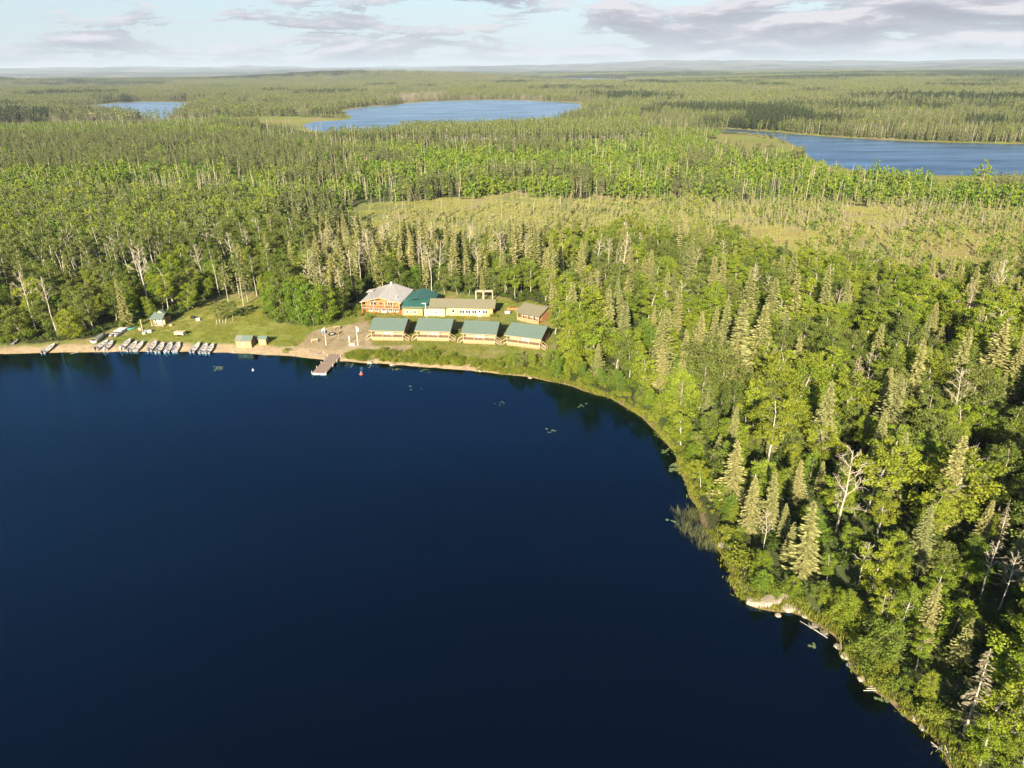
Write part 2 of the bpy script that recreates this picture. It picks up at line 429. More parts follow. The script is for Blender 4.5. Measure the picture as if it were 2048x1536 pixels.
def ground_mat():
    mt, t, out = new_mat('ground_cover')
    b = N(t, 'ShaderNodeBsdfPrincipled')
    b.inputs['Roughness'].default_value = 0.95
    b.inputs['Specular IOR Level'].default_value = 0.1
    at = N(t, 'ShaderNodeAttribute', attribute_name='cover')
    g = N(t, 'ShaderNodeNewGeometry')
    n1 = N(t, 'ShaderNodeTexNoise'); n1.inputs['Scale'].default_value = 0.55; n1.inputs['Detail'].default_value = 8; n1.inputs['Roughness'].default_value = 0.65
    n2 = N(t, 'ShaderNodeTexNoise'); n2.inputs['Scale'].default_value = 0.012; n2.inputs['Detail'].default_value = 6
    L(t, g.outputs['Position'], n1.inputs['Vector']); L(t, g.outputs['Position'], n2.inputs['Vector'])
    n4 = N(t, 'ShaderNodeTexNoise'); n4.inputs['Scale'].default_value = 2.3; n4.inputs['Detail'].default_value = 5; L(t, g.outputs['Position'], n4.inputs['Vector'])
    v = mathn(t, 'MULTIPLY', mathn(t, 'MULTIPLY_ADD', n1.outputs['Fac'], 1.2, 0.4), mathn(t, 'MULTIPLY_ADD', n4.outputs['Fac'], 1.0, 0.5))
    v = mathn(t, 'MULTIPLY', v, mathn(t, 'MULTIPLY_ADD', n2.outputs['Fac'], 0.5, 0.75))
    sc = N(t, 'ShaderNodeVectorMath', operation='SCALE')
    L(t, at.outputs['Color'], sc.inputs[0]); L(t, v, sc.inputs['Scale'])
    L(t, sc.outputs[0], b.inputs['Base Color'])
    bn = N(t, 'ShaderNodeBump'); bn.inputs['Strength'].default_value = 0.5; bn.inputs['Distance'].default_value = 0.25
    L(t, n1.outputs['Fac'], bn.inputs['Height']); L(t, bn.outputs[0], b.inputs['Normal'])
    L(t, b.outputs[0], out.inputs['Surface'])
    return mt
MAT['ground'] = ground_mat()
def water_mat():
    mt, t, out = new_mat('lake_water')
    g = N(t, 'ShaderNodeNewGeometry')
    mpn = N(t, 'ShaderNodeMapping'); mpn.inputs['Scale'].default_value = (0.55, 1.5, 1.0); mpn.inputs['Rotation'].default_value = (0, 0, math.radians(-12))
    L(t, g.outputs['Position'], mpn.inputs[0])
    n1 = N(t, 'ShaderNodeTexNoise'); n1.inputs['Scale'].default_value = 2.2; n1.inputs['Detail'].default_value = 3; n1.inputs['Roughness'].default_value = 0.55
    L(t, mpn.outputs[0], n1.inputs['Vector'])
    n3 = N(t, 'ShaderNodeTexNoise'); n3.inputs['Scale'].default_value = 0.018; n3.inputs['Detail'].default_value = 4
    mp3 = N(t, 'ShaderNodeMapping'); mp3.inputs['Scale'].default_value = (0.6, 1.6, 1); L(t, g.outputs['Position'], mp3.inputs[0]); L(t, mp3.outputs[0], n3.inputs['Vector'])
    # calm in the lee of the shore, ruffled further out
    at = N(t, 'ShaderNodeAttribute', attribute_name='open')
    amp = mathn(t, 'MULTIPLY', mathn(t, 'MULTIPLY_ADD', at.outputs['Fac'], 0.96, 0.04), mathn(t, 'MULTIPLY_ADD', n3.outputs['Fac'], 1.0, 0.5))
    bn = N(t, 'ShaderNodeBump'); bn.inputs['Distance'].default_value = 0.12
    L(t, mathn(t, 'MULTIPLY', amp, 0.85, clamp=True), bn.inputs['Strength'])
    L(t, n1.outputs['Fac'], bn.inputs['Height'])
    deep = N(t, 'ShaderNodeBsdfDiffuse'); deep.inputs['Color'].default_value = (0.0002, 0.0009, 0.0036, 1)
    clear = N(t, 'ShaderNodeBsdfTransparent'); clear.inputs['Color'].default_value = (0.62, 0.40, 0.20, 1)
    ac = N(t, 'ShaderNodeAttribute', attribute_name='clear')
    m1 = N(t, 'ShaderNodeMixShader'); L(t, ac.outputs['Fac'], m1.inputs[0]); L(t, deep.outputs[0], m1.inputs[1]); L(t, clear.outputs[0], m1.inputs[2])
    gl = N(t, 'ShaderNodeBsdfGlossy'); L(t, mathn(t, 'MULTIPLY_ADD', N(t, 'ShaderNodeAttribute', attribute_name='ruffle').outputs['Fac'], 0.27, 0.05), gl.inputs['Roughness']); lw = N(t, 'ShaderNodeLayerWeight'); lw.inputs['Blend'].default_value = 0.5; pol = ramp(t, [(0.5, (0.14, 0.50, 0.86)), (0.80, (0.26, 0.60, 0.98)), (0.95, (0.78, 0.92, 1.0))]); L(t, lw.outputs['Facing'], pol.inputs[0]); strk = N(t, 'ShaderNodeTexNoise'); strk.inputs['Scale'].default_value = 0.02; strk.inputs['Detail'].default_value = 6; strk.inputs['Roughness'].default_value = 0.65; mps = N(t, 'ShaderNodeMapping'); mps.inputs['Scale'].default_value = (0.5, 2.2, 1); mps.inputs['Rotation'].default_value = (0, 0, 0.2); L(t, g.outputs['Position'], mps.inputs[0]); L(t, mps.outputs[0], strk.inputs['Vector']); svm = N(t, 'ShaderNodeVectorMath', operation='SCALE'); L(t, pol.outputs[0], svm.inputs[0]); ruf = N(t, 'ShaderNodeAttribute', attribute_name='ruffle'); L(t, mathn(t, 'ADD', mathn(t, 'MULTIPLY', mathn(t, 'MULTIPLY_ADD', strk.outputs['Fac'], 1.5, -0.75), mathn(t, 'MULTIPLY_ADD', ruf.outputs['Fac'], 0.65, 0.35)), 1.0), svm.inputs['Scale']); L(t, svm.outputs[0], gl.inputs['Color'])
    L(t, bn.outputs[0], gl.inputs['Normal'])
    fr = N(t, 'ShaderNodeFresnel'); fr.inputs['IOR'].default_value = 1.6
    L(t, bn.outputs[0], fr.inputs['Normal'])
    m2 = N(t, 'ShaderNodeMixShader'); L(t, fr.outputs[0], m2.inputs[0]); L(t, m1.outputs[0], m2.inputs[1]); L(t, gl.outputs[0], m2.inputs[2])
    L(t, m2.outputs[0], out.inputs['Surface'])
    return mt
MAT['water'] = water_mat()

# ------------------------------------------------------------------ terrain and water
def mesh_np(name, verts, quads, mats=(), attrs=None, smooth=False, tris=None):
    me = bpy.data.meshes.new(name)
    nv = len(verts)
    me.vertices.add(nv)
    me.vertices.foreach_set('co', np.asarray(verts, np.float32).ravel())
    loops, starts, totals = [], [], []
    off = 0
    for f, k in ((quads, 4), (tris, 3)):
        if f is None or len(f) == 0:
            continue
        f = np.asarray(f, np.int32)
        loops.append(f.ravel())
        starts.append(off + np.arange(len(f), dtype=np.int32) * k)
        off += f.size
    lp = np.concatenate(loops); st = np.concatenate(starts)
    me.loops.add(len(lp)); me.loops.foreach_set('vertex_index', lp)
    me.polygons.add(len(st)); me.polygons.foreach_set('loop_start', st)
    for mt in mats:
        me.materials.append(mt)
    for an, (typ, arr) in (attrs or {}).items():
        a = me.attributes.new(an, typ, 'POINT')
        a.data.foreach_set('color' if 'COLOR' in typ else ('vector' if typ == 'FLOAT_VECTOR' else 'value'), np.asarray(arr, np.float32 if typ != 'INT' else np.int32).ravel())
    me.update(calc_edges=True)
    me.polygons.foreach_set('use_smooth', np.full(len(st), bool(smooth)))
    me.validate()
    return me
def link(name, me, parent=None, label=None, cat=None, group=None, kind=None, loc=None, rz=None):
    o = bpy.data.objects.new(name, me)
    COL.objects.link(o)
    if parent is not None:
        o.parent = parent
    if loc is not None:
        o.location = loc
    if rz is not None:
        o.rotation_euler = (0, 0, rz)
    for k, v in (('label', label), ('category', cat), ('group', group), ('kind', kind)):
        if v:
            o[k] = v
    return o

fine = np.radians(np.arange(-46, 46.01, 0.2))
coarse = np.radians(np.arange(48, 312, 4.0))
ANG = np.concatenate([fine, coarse])
rad = [np.array([0.5, 6, 12]), np.arange(18, 150, 1.5), np.arange(150, 225, 0.75), np.arange(225, 520, 3.0)]
rr_, last = [], 520.0
while last < 46000:
    rr_.append(last); last *= 1.017
RAD = np.concatenate(rad + [np.array(rr_)])
AA, RR = np.meshgrid(ANG, RAD)
GX, GY = RR * np.sin(AA), RR * np.cos(AA)
DM, DL = d_main(GX, GY), d_lakes(GX, GY)
GZ = height(GX, GY, DM, DL)
nA, nR = len(ANG), len(RAD)
VID = np.arange(nA * nR).reshape(nR, nA)
v00 = VID[:-1, :]; v10 = VID[1:, :]
v01 = np.roll(v00, -1, axis=1); v11 = np.roll(v10, -1, axis=1)
QUADS = np.stack([v00, v01, v11, v10], -1).reshape(-1, 4)
PX, PY = proj(GX, GY, GZ)
FRONT = GY > 10
def zone(poly, px=PX, py=PY, fr=FRONT):
    return inside(poly, px, py) & fr
def lerp(c, d, f):
    return c * (1 - f[..., None]) + np.asarray(d) * f[..., None]
nz_a = fbm(GX / 6, GY / 6, 51, 4); nz_b = fbm(GX / 25, GY / 25, 61, 4); nz_c = fbm(GX / 500, GY / 500, 71, 4)
cover = np.zeros(GX.shape + (3,)) + np.array([0.055, 0.062, 0.026])
cover = lerp(cover, (0.085, 0.105, 0.04), sstep(0.4, 0.65, nz_b))
RG = np.hypot(GX, GY)
farcol = lerp(np.zeros(GX.shape + (3,)) + np.array([0.055, 0.070, 0.032]), (0.17, 0.145, 0.12), sstep(0.45, 0.55, nz_c) * sstep(2500, 5000, RG))
farcol = lerp(farcol, (0.030, 0.042, 0.026), sstep(0.58, 0.68, fbm(GX / 900, GY / 350, 81, 3)) * sstep(2500, 5000, RG))
cover = lerp(cover, farcol, sstep(900, 2500, RG))
JX, JY = PX + (nz_a - 0.5) * 14, PY + (fbm(GX / 3, GY / 3, 52, 3) - 0.5) * 7
zc = zone(Z_CLEAR, JX, JY)
cover = np.where(zc[..., None], lerp(np.zeros(GX.shape + (3,)) + np.array([0.25, 0.215, 0.085]), (0.17, 0.20, 0.05), sstep(0.4, 0.6, nz_a)), cover)
cover = np.where(zone(Z_LAWN, JX, JY)[..., None], lerp(np.zeros(GX.shape + (3,)) + np.array([0.20, 0.225, 0.045]), (0.26, 0.245, 0.075), sstep(0.45, 0.7, nz_b)), cover)
cover = np.where(zone(Z_DIRT, JX, JY)[..., None], lerp(np.zeros(GX.shape + (3,)) + np.array([0.31, 0.245, 0.145]), (0.37, 0.30, 0.19), sstep(0.4, 0.6, nz_a)), cover)
JX2, JY2 = PX + (nz_b - 0.5) * 160, PY + (fbm(GX / 18, GY / 18, 63, 4) - 0.5) * 44
cover = np.where(zone(Z_BOG, JX2, JY2)[..., None], lerp(np.zeros(GX.shape + (3,)) + np.array([0.32, 0.275, 0.125]), (0.22, 0.235, 0.075), sstep(0.40, 0.60, nz_b)), cover)
cover = np.where(zone(Z_BOG_ORANGE, JX2, JY2)[..., None], lerp(np.zeros(GX.shape + (3,)) + np.array([0.32, 0.255, 0.095]), (0.24, 0.24, 0.08), sstep(0.5, 0.75, nz_b)), cover)
mar = (zone(Z_MARSH, JX2, JY2) | zone(Z_MARSH_LEFT) | ((DL < 14 * np.clip(RG / 700, 0.6, 2)) & (RG > 300) & (RG < 2600)))
cover = np.where(mar[..., None], lerp(np.zeros(GX.shape + (3,)) + np.array([0.22, 0.24, 0.06]), (0.27, 0.235, 0.09), sstep(0.42, 0.62, nz_b)), cover)
sand = sstep(5.2, 3.4, DM + (nz_a - 0.5) * 2.5) * sstep(10, -20, GX - 6) * FRONT
cover = lerp(cover, (0.39, 0.295, 0.185), np.clip(sand, 0, 1))
bank = sstep(1.1, 0.4, DM) * sstep(-10, 12, GX)
cover = lerp(cover, (0.30, 0.20, 0.12), np.clip(bank, 0, 1) * 0.8)
bed = sstep(0.05, -0.2, GZ)
cover = lerp(cover, (0.22, 0.115, 0.05), bed)
cover = lerp(cover, (0.05, 0.03, 0.014), sstep(-0.35, -1.6, GZ))
GV = np.stack([GX, GY, GZ], -1).reshape(-1, 3)
CV = np.concatenate([cover.reshape(-1, 3), np.ones((nA * nR, 1))], 1)
# one sheet, cut along the borders of lawn, beach and bog
zid = np.zeros(GX.shape, int)
zid[zone(Z_BOG)] = 1
zid[mar & (zid == 0) & (RG < 900)] = 2
zid[zone(Z_CLEAR)] = 3
zid[zone(Z_LAWN)] = 4
zid[zone(Z_DIRT)] = 5
zid[(DM < 4.2) & (DM > -14) & (GX < 6) & (GX > -190) & FRONT & (GY > 140)] = 6
fz = zid.reshape(-1)[QUADS[:, 0]]
znames = ['ground', 'bog_meadow', 'marsh', 'clearing', 'lawn', 'dirt_yard', 'sand_beach']
for k, nm in enumerate(znames):
    q = QUADS[fz == k]
    if len(q) == 0:
        continue
    used, inv = np.unique(q.ravel(), return_inverse=True)
    me = mesh_np(nm, GV[used], inv.reshape(-1, 4), [MAT['ground']], {'cover': ('FLOAT_COLOR', CV[used])}, smooth=True)
    link(nm, me, kind='structure')
wet = (GZ < 0.25)
fw = wet.reshape(-1)[QUADS].any(axis=1) & ((RG.reshape(-1)[QUADS[:, 0]] < 9000))
main_side = (DM < 3).reshape(-1)[QUADS].any(axis=1)
which = np.argmin(np.stack([sdf(q, GX, GY) for q in LAKES]), axis=0).reshape(-1)[QUADS[:, 0]]
sheets = [('lake', fw & main_side)] + [('lake', fw & ~main_side & (which == k)) for k in range(len(LAKES))]
for k, (nm, sel) in enumerate(sheets):
    q = QUADS[sel]
    if len(q) == 0:
        continue
    used, inv = np.unique(q.ravel(), return_inverse=True)
    WV = GV[used].copy(); WV[:, 2] = 0.0
    dep = np.maximum(0, -GZ.reshape(-1)[used])
    dsh = np.minimum(-DM.reshape(-1)[used] / 85.0, 1) if k == 0 else np.ones(len(used))
    me = mesh_np(nm, WV, inv.reshape(-1, 4), [MAT['water']], {'clear': ('FLOAT', np.exp(-dep * 1.25) * 0.92), 'open': ('FLOAT', np.clip(dsh, 0.02, 1)), 'ruffle': ('FLOAT', np.full(len(used), 0.0 if k == 0 else 1.0))}, smooth=True)
    link(nm, me, kind='structure')
# ------------------------------------------------------------------ tree shapes
class Shape:
    """collects leaf cards (quads) and bark tubes"""
    def __init__(self):
        self.v, self.q, self.t, self.n = [], [], [], 0
    def cards(self, c, u, w, tone):
        """diamond cards: centre c, half axes u and w"""
        k = len(c)
        vv = np.stack([c - u, c + w, c + u, c - w], 1).reshape(-1, 3)
        self.v.append(vv)
        self.q.append(np.arange(self.n, self.n + 4 * k).reshape(-1, 4))
        self.t.append(np.repeat(tone, 4))
        self.n += 4 * k
    def tube(self, path, rad, sides=5):
        path = np.asarray(path, float); k = len(path)
        rad = np.broadcast_to(np.asarray(rad, float), (k,))
        tan = np.gradient(path, axis=0)
        tan /= np.linalg.norm(tan, axis=1, keepdims=True) + 1e-9
        ref = np.where(np.abs(tan[:, 2:3]) > 0.9, np.array([[1.0, 0, 0]]), np.array([[0, 0, 1.0]]))
        a = np.cross(tan, ref); a /= np.linalg.norm(a, axis=1, keepdims=True) + 1e-9
        b = np.cross(tan, a)
        th = np.arange(sides) / sides * 2 * np.pi
        ring = path[:, None, :] + rad[:, None, None] * (np.cos(th)[None, :, None] * a[:, None, :] + np.sin(th)[None, :, None] * b[:, None, :])
        self.v.append(ring.reshape(-1, 3))
        idx = self.n + np.arange(k * sides).reshape(k, sides)
        i0 = idx[:-1]; i1 = idx[1:]
        self.q.append(np.stack([i0, np.roll(i0, -1, 1), np.roll(i1, -1, 1), i1], -1).reshape(-1, 4))
        self.t.append(np.full(k * sides, 0.5))
        self.n += k * sides
    def mesh(self, name, mats, smooth=False):
        return mesh_np(name, np.concatenate(self.v), np.concatenate(self.q), mats, {'tone': ('FLOAT', np.concatenate(self.t))}, smooth)
def unit(v):
    return v / (np.linalg.norm(v, axis=-1, keepdims=True) + 1e-9)
def leaf_axes(nrm, r, size, aspect=0.62):
    t = unit(np.cross(nrm, unit(r.normal(size=nrm.shape))))
    b = np.cross(nrm, t)
    return t * size[:, None] * 0.5, b * size[:, None] * 0.5 * aspect

def leafy(seed, h, base, rad, nclump, nleaf, ls, top=0.55, tr=0.16, lean=0.4, limbs=True, sides=5, gaps=0.0):
    """broad-leaved tree of height h: (bark, leaves); crown from base*h to h, widest at 'top' of the crown"""
    r = np.random.default_rng(seed)
    bark, lv = Shape(), Shape()
    n = 7
    tz = np.linspace(0, 1, n)
    wob = np.cumsum(r.normal(0, 0.12 * h / 16, (n, 2)), 0) + np.outer(tz ** 1.5, r.normal(0, lean, 2))
    tp = np.column_stack([wob, tz * h * 0.93]); tp[0, :2] = 0
    bark.tube(tp, tr * (1 - 0.85 * tz) + 0.015, sides)
    def trunk(t):
        return np.array([np.interp(t, tz, tp[:, i]) for i in range(3)])
    per = max(4, nleaf // nclump)
    for k in range(nclump):
        u = (k + r.uniform(0.1, 0.9)) / nclump
        t = base + (1 - base) * u
        e = u / top if u < top else (1 - u) / (1 - top)
        env = math.sqrt(max(0.04, 1 - (1 - min(1, e)) ** 2.2))
        az = k * 2.399 + r.uniform(-0.5, 0.5)
        rho = rad * env * r.uniform(0.35, 0.95)
        c0 = trunk(min(0.98, t))
        pos = c0 + np.array([math.cos(az) * rho, math.sin(az) * rho, r.uniform(-0.02, 0.03) * h])
        if limbs:
            st = trunk(max(base * 0.75, t - 0.05 - 0.35 * rho / h))
            midp = 0.55 * st + 0.45 * pos + np.array([0, 0, -0.06 * rho])
            bark.tube([st, midp, pos], [tr * 0.26 * (1 - 0.6 * t) + 0.015, tr * 0.15 * (1 - 0.6 * t) + 0.01, 0.008], 3)
            for _ in range(2):
                tip = pos + unit(r.normal(size=3)) * rad * 0.3 + np.array([0, 0, rad * 0.15])
                bark.tube([midp * 0.4 + pos * 0.6, tip], [0.018, 0.006], 3)
        if r.random() < gaps:
            continue
        cr = rad * r.uniform(0.25, 0.40) * (0.65 + 0.5 * env)
        ct = r.normal(0, 0.13)
        kk = int(per * r.uniform(0.7, 1.3))
        d = unit(r.normal(size=(kk, 3)))
        d[:, 2] *= 0.72
        # ragged sub-clumps inside the clump
        sub = unit(r.normal(size=(5, 3))) * cr * 0.55
        q = pos + sub[r.integers(0, 5, kk)] + d * cr * (r.random(kk) ** 0.45)[:, None] * 0.68
        nrm = unit(d * 0.8 + np.array([0, 0, 0.30]) + r.normal(0, 0.5, (kk, 3)))
        u1, w1 = leaf_axes(nrm, r, ls * r.uniform(0.6, 1.3, kk), 0.7)
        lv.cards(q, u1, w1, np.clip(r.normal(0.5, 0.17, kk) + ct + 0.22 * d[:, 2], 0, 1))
    return bark, lv

def conifer(seed, h, rb, dz, nb, ns, tr=0.17, base=0.06, droop=0.32, fill=1.0, card=0.55, power=0.8, ragged=0.25):
    r = np.random.default_rng(seed)
    bark, lv = Shape(), Shape()
    bend = r.normal(0, 0.012 * h, 2)
    def ctr(z):
        return np.array([bend[0] * (z / h) ** 2, bend[1] * (z / h) ** 2, z])
    zz = np.linspace(0, h * 0.995, 6)
    bark.tube([ctr(z) for z in zz], tr * (1 - 0.93 * zz / h), 5)
    z = base * h
    a0 = r.uniform(0, 6.28)
    C, Uu, W, T = [], [], [], []
    side_w = 1 + 0.22 * r.normal(size=8)
    while z < h * 0.99:
        f = 1 - z / h
        R = rb * f ** power * min(1.0, 0.55 + 3.0 * (z / h)) + 0.12
        m_ = max(3, int(round(nb * (0.5 + 0.5 * f) * fill)))
        for k in range(m_):
            if r.random() > 0.93:
                continue
            az = a0 + k * 6.2832 / m_ + r.uniform(-0.3, 0.3)
            lb = R * r.uniform(1 - ragged, 1 + ragged) * side_w[int(az / 6.2832 * 8) % 8]
            d = np.array([math.cos(az), math.sin(az), 0.0]); p = np.array([-d[1], d[0], 0.0])
            c0 = ctr(z)
            kk = max(1, int(round(ns * (0.35 + 0.65 * f))))
            for s in (np.arange(kk) + 0.65) / kk:
                dzz = lb * (-droop * s + droop * 0.85 * s * s) + (0.16 * lb * (1 - f))
                c = c0 + d * lb * s + np.array([0, 0, dzz])
                ln = card * (0.75 + 0.35 * R / rb) * r.uniform(0.8, 1.25)
                for sg in (-1, 1):
                    ax = unit(d * 0.85 + p * sg * (0.75 - 0.35 * s) + np.array([0, 0, -0.16 + 0.25 * s]) + r.normal(0, 0.13, 3))
                    nr = unit(np.array([0, 0, 0.75]) + d * 0.95 + r.normal(0, 0.35, 3))
                    wv = unit(np.cross(nr, ax))
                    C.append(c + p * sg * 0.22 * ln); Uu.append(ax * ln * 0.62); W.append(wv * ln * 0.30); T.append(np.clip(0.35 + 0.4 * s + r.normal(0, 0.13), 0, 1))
        a0 += 0.9
        z += dz * (0.55 + 0.6 * f) * r.uniform(0.85, 1.15)
    # leader
    for k in range(4):
        zt = h * (0.97 + 0.012 * k)
        C.append(ctr(zt)); Uu.append(np.array([0, 0, card * 0.5])); ang = r.uniform(0, 6.28)
        W.append(np.array([math.cos(ang), math.sin(ang), 0]) * card * 0.16); T.append(0.6)
    lv.cards(np.array(C), np.array(Uu), np.array(W), np.array(T))
    return bark, lv

def bare(seed, h, rad, base=0.45, nl=12, tr=0.15, sub=5, twig=4, up=0.8, lean=0.5, thick=1.0):
    r = np.random.default_rng(seed)
    bark, tw = Shape(), Shape()
    n = 7
    tz = np.linspace(0, 1, n)
    wob = np.cumsum(r.normal(0, 0.16 * h / 16, (n, 2)), 0) + np.outer(tz ** 1.5, r.normal(0, lean, 2))
    tp = np.column_stack([wob, tz * h]); tp[0, :2] = 0
    bark.tube(tp, tr * (1 - 0.85 * tz) + 0.02, 5)
    def trunk(t):
        return np.array([np.interp(t, tz, tp[:, i]) for i in range(3)])
    for k in range(nl):
        t = base + (0.97 - base) * (k + r.random()) / nl
        az = k * 2.4 + r.uniform(-0.4, 0.4)
        ln = rad * (1.15 - 0.75 * (t - base) / (1 - base)) * r.uniform(0.7, 1.15)
        d = unit(np.array([math.cos(az), math.sin(az), up * r.uniform(0.6, 1.3)]))
        st = trunk(t)
        mid = st + d * ln * 0.5 + r.normal(0, 0.06 * ln, 3)
        end = st + d * ln + np.array([0, 0, 0.18 * ln]) + r.normal(0, 0.08 * ln, 3)
        w0 = tr * 0.42 * (1.1 - 0.6 * t) * thick
        tw.tube([st, mid, end], [w0 + 0.015, w0 * 0.65 + 0.012, 0.016], 4)
        for j in range(sub):
            s = r.uniform(0.3, 1.0)
            p0 = st + (end - st) * s if s > 0.5 else st + (mid - st) * s * 2
            dd = unit(d + r.normal(0, 0.65, 3) + np.array([0, 0, 0.3]))
            l2 = ln * r.uniform(0.25, 0.5)
            p1 = p0 + dd * l2
            tw.tube([p0, p1], [0.022 * thick + 0.008, 0.014], 3)
            for _ in range(twig):
                q0 = p0 + (p1 - p0) * r.uniform(0.3, 1)
                tw.tube([q0, q0 + unit(dd + r.normal(0, 0.6, 3)) * l2 * 0.55], [0.016, 0.010], 3)
    return bark, tw

def dead_conifer(seed, h, rb, lichen=0.0, dz=0.5, nb=6):
    r = np.random.default_rng(seed)
    bark, tw = Shape(), Shape()
    zz = np.linspace(0, h, 6)
    b = r.normal(0, 0.015 * h, 2)
    path = np.column_stack([b[0] * (zz / h) ** 2, b[1] * (zz / h) ** 2, zz])
    bark.tube(path, 0.15 * (1 - 0.9 * zz / h) + 0.015, 5)
    z = 0.12 * h
    C, Uu, W = [], [], []
    while z < h * 0.97:
        f = 1 - z / h
        for k in range(nb):
            az = r.uniform(0, 6.28)
            ln = (rb * f ** 0.7 + 0.15) * r.uniform(0.35, 1.0)
            d = np.array([math.cos(az), math.sin(az), -0.28])
            st = np.array([np.interp(z, zz, path[:, 0]), np.interp(z, zz, path[:, 1]), z])
            e = st + d * ln
            tw.tube([st, e], [0.035, 0.014], 3)
            if r.random() < lichen:
                for s in (0.45, 0.75, 0.95):
                    C.append(st + d * ln * s + r.normal(0, 0.05, 3)); ax = unit(d + r.normal(0, 0.4, 3)); Uu.append(ax * 0.26)
                    W.append(unit(np.cross(ax, r.normal(size=3))) * 0.10)
        z += dz * r.uniform(0.7, 1.3)
    if C:
        tw.cards(np.array(C), np.array(Uu), np.array(W), np.full(len(C), 0.5))
    return bark, tw

def bush(seed, h, rad, n, ls, nclump=6):
    r = np.random.default_rng(seed)
    bark, lv = Shape(), Shape()
    for k in range(nclump):
        az = k * 2.4 + r.uniform(-0.5, 0.5)
        rho = rad * r.uniform(0.1, 0.75)
        hh = h * r.uniform(0.5, 0.95) * (1 - 0.35 * rho / rad)
        tip = np.array([math.cos(az) * rho, math.sin(az) * rho, hh])
        bark.tube([tip * np.array([0.15, 0.15, 0]), tip * np.array([0.55, 0.55, 0.6]), tip], [0.035, 0.025, 0.01], 3)
        kk = n // nclump
        d = unit(r.normal(size=(kk, 3)))
        cr = rad * r.uniform(0.35, 0.5)
        q = tip + d * np.array([cr, cr, min(cr, hh * 0.55)]) * (r.random(kk) ** 0.5)[:, None] - np.array([0, 0, 0.15 * h])
        q[:, 2] = np.maximum(q[:, 2], 0.05)
        nrm = unit(d * 0.6 + np.array([0, 0, 0.5]) + r.normal(0, 0.55, (kk, 3)))
        u1, w1 = leaf_axes(nrm, r, ls * r.uniform(0.6, 1.3, kk), 0.65)
        lv.cards(q, u1, w1, np.clip(r.normal(0.5, 0.22, kk), 0, 1))
    return bark, lv

def tuft(seed, h, n, spread, width):
    r = np.random.default_rng(seed)
    lv = Shape()
    b = np.column_stack([r.normal(0, spread, (n, 2)), np.zeros(n)])
    tip = b + np.column_stack([r.normal(0, 0.28 * h, (n, 2)), h * r.uniform(0.55, 1.1, n)])
    c = (b + tip) / 2
    u = (tip - b) / 2
    w = unit(np.cross(u, unit(r.normal(size=(n, 3))))) * width
    lv.cards(c, u, w, r.random(n))
    return lv

def joined(name, bark, lv, mb, ml):
    """one mesh with bark and leaves for the uncounted forest"""
    v = [np.concatenate(s.v) for s in (bark, lv) if s.n]
    off, q, t, mi = 0, [], [], []
    for k, s in enumerate((bark, lv)):
        if not s.n:
            continue
        qq = np.concatenate(s.q) + off
        q.append(qq); t.append(np.concatenate(s.t)); mi.append(np.full(len(qq), k)); off += s.n
    me = mesh_np(name, np.concatenate(v), np.concatenate(q), [mb, ml], {'tone': ('FLOAT', np.concatenate(t))})
    me.polygons.foreach_set('material_index', np.concatenate(mi).astype(np.int32))
    return me
def merge_patch(name, makers, count, size, seed, mats):
    """a patch of small far trees: makers give (bark, leaves, leaf material slot)"""
    r = np.random.default_rng(seed)
    V, Q, T, MI, off = [], [], [], [], 0
    cells = int(math.ceil(math.sqrt(count)))
    for i in range(count):
        cx = ((i % cells) + r.uniform(0.1, 0.9)) / cells - 0.5
        cyy = ((i // cells) + r.uniform(0.1, 0.9)) / cells - 0.5
        bark, lv, slot = makers[r.integers(0, len(makers))]
        sc = r.uniform(0.7, 1.25); a = r.uniform(0, 6.28)
        rot = np.array([[math.cos(a), -math.sin(a), 0], [math.sin(a), math.cos(a), 0], [0, 0, 1]])
        for s, mi in ((bark, 0), (lv, slot)):
            if s.n == 0:
                continue
            vv = np.concatenate(s.v) @ rot.T * sc + np.array([cx * size, cyy * size, 0])
            qq = np.concatenate(s.q) + off
            V.append(vv); Q.append(qq); T.append(np.clip(np.concatenate(s.t) + r.uniform(-0.35, 0.35), 0, 1)); MI.append(np.full(len(qq), mi)); off += len(vv)
    me = mesh_np(name, np.concatenate(V), np.concatenate(Q), mats, {'tone': ('FLOAT', np.concatenate(T))})
    me.polygons.foreach_set('material_index', np.concatenate(MI).astype(np.int32))
    return me

# prototypes: every near kind as (height, bark mesh, crown mesh, joined mesh)
PROTO = {}
def add_proto(kind, h, pair, mb, ml):
    bk, lv = pair
    i = len(PROTO.setdefault(kind, []))
    PROTO[kind].append((h, bk.mesh(f'{kind}_trunk_{i}', [MAT[mb]], True), lv.mesh(f'{kind}_crown_{i}', [MAT[ml]]), joined(f'{kind}_whole_{i}', bk, lv, MAT[mb], MAT[ml])))
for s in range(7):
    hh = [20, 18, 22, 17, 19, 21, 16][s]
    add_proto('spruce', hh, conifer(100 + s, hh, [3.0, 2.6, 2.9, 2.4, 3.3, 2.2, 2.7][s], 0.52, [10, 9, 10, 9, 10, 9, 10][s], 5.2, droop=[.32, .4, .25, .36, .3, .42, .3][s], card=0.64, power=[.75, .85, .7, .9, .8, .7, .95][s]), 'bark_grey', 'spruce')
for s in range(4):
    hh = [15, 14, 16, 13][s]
    add_proto('slim_spruce', hh, conifer(140 + s, hh, [1.5, 1.25, 1.6, 1.3][s], 0.6, 7, 2.6, tr=0.12, droop=0.45, card=0.62, power=[0.6, 0.7, 0.5, 0.65][s], ragged=0.4, base=[.15, .25, .1, .3][s]), 'bark_grey', 'spruce')
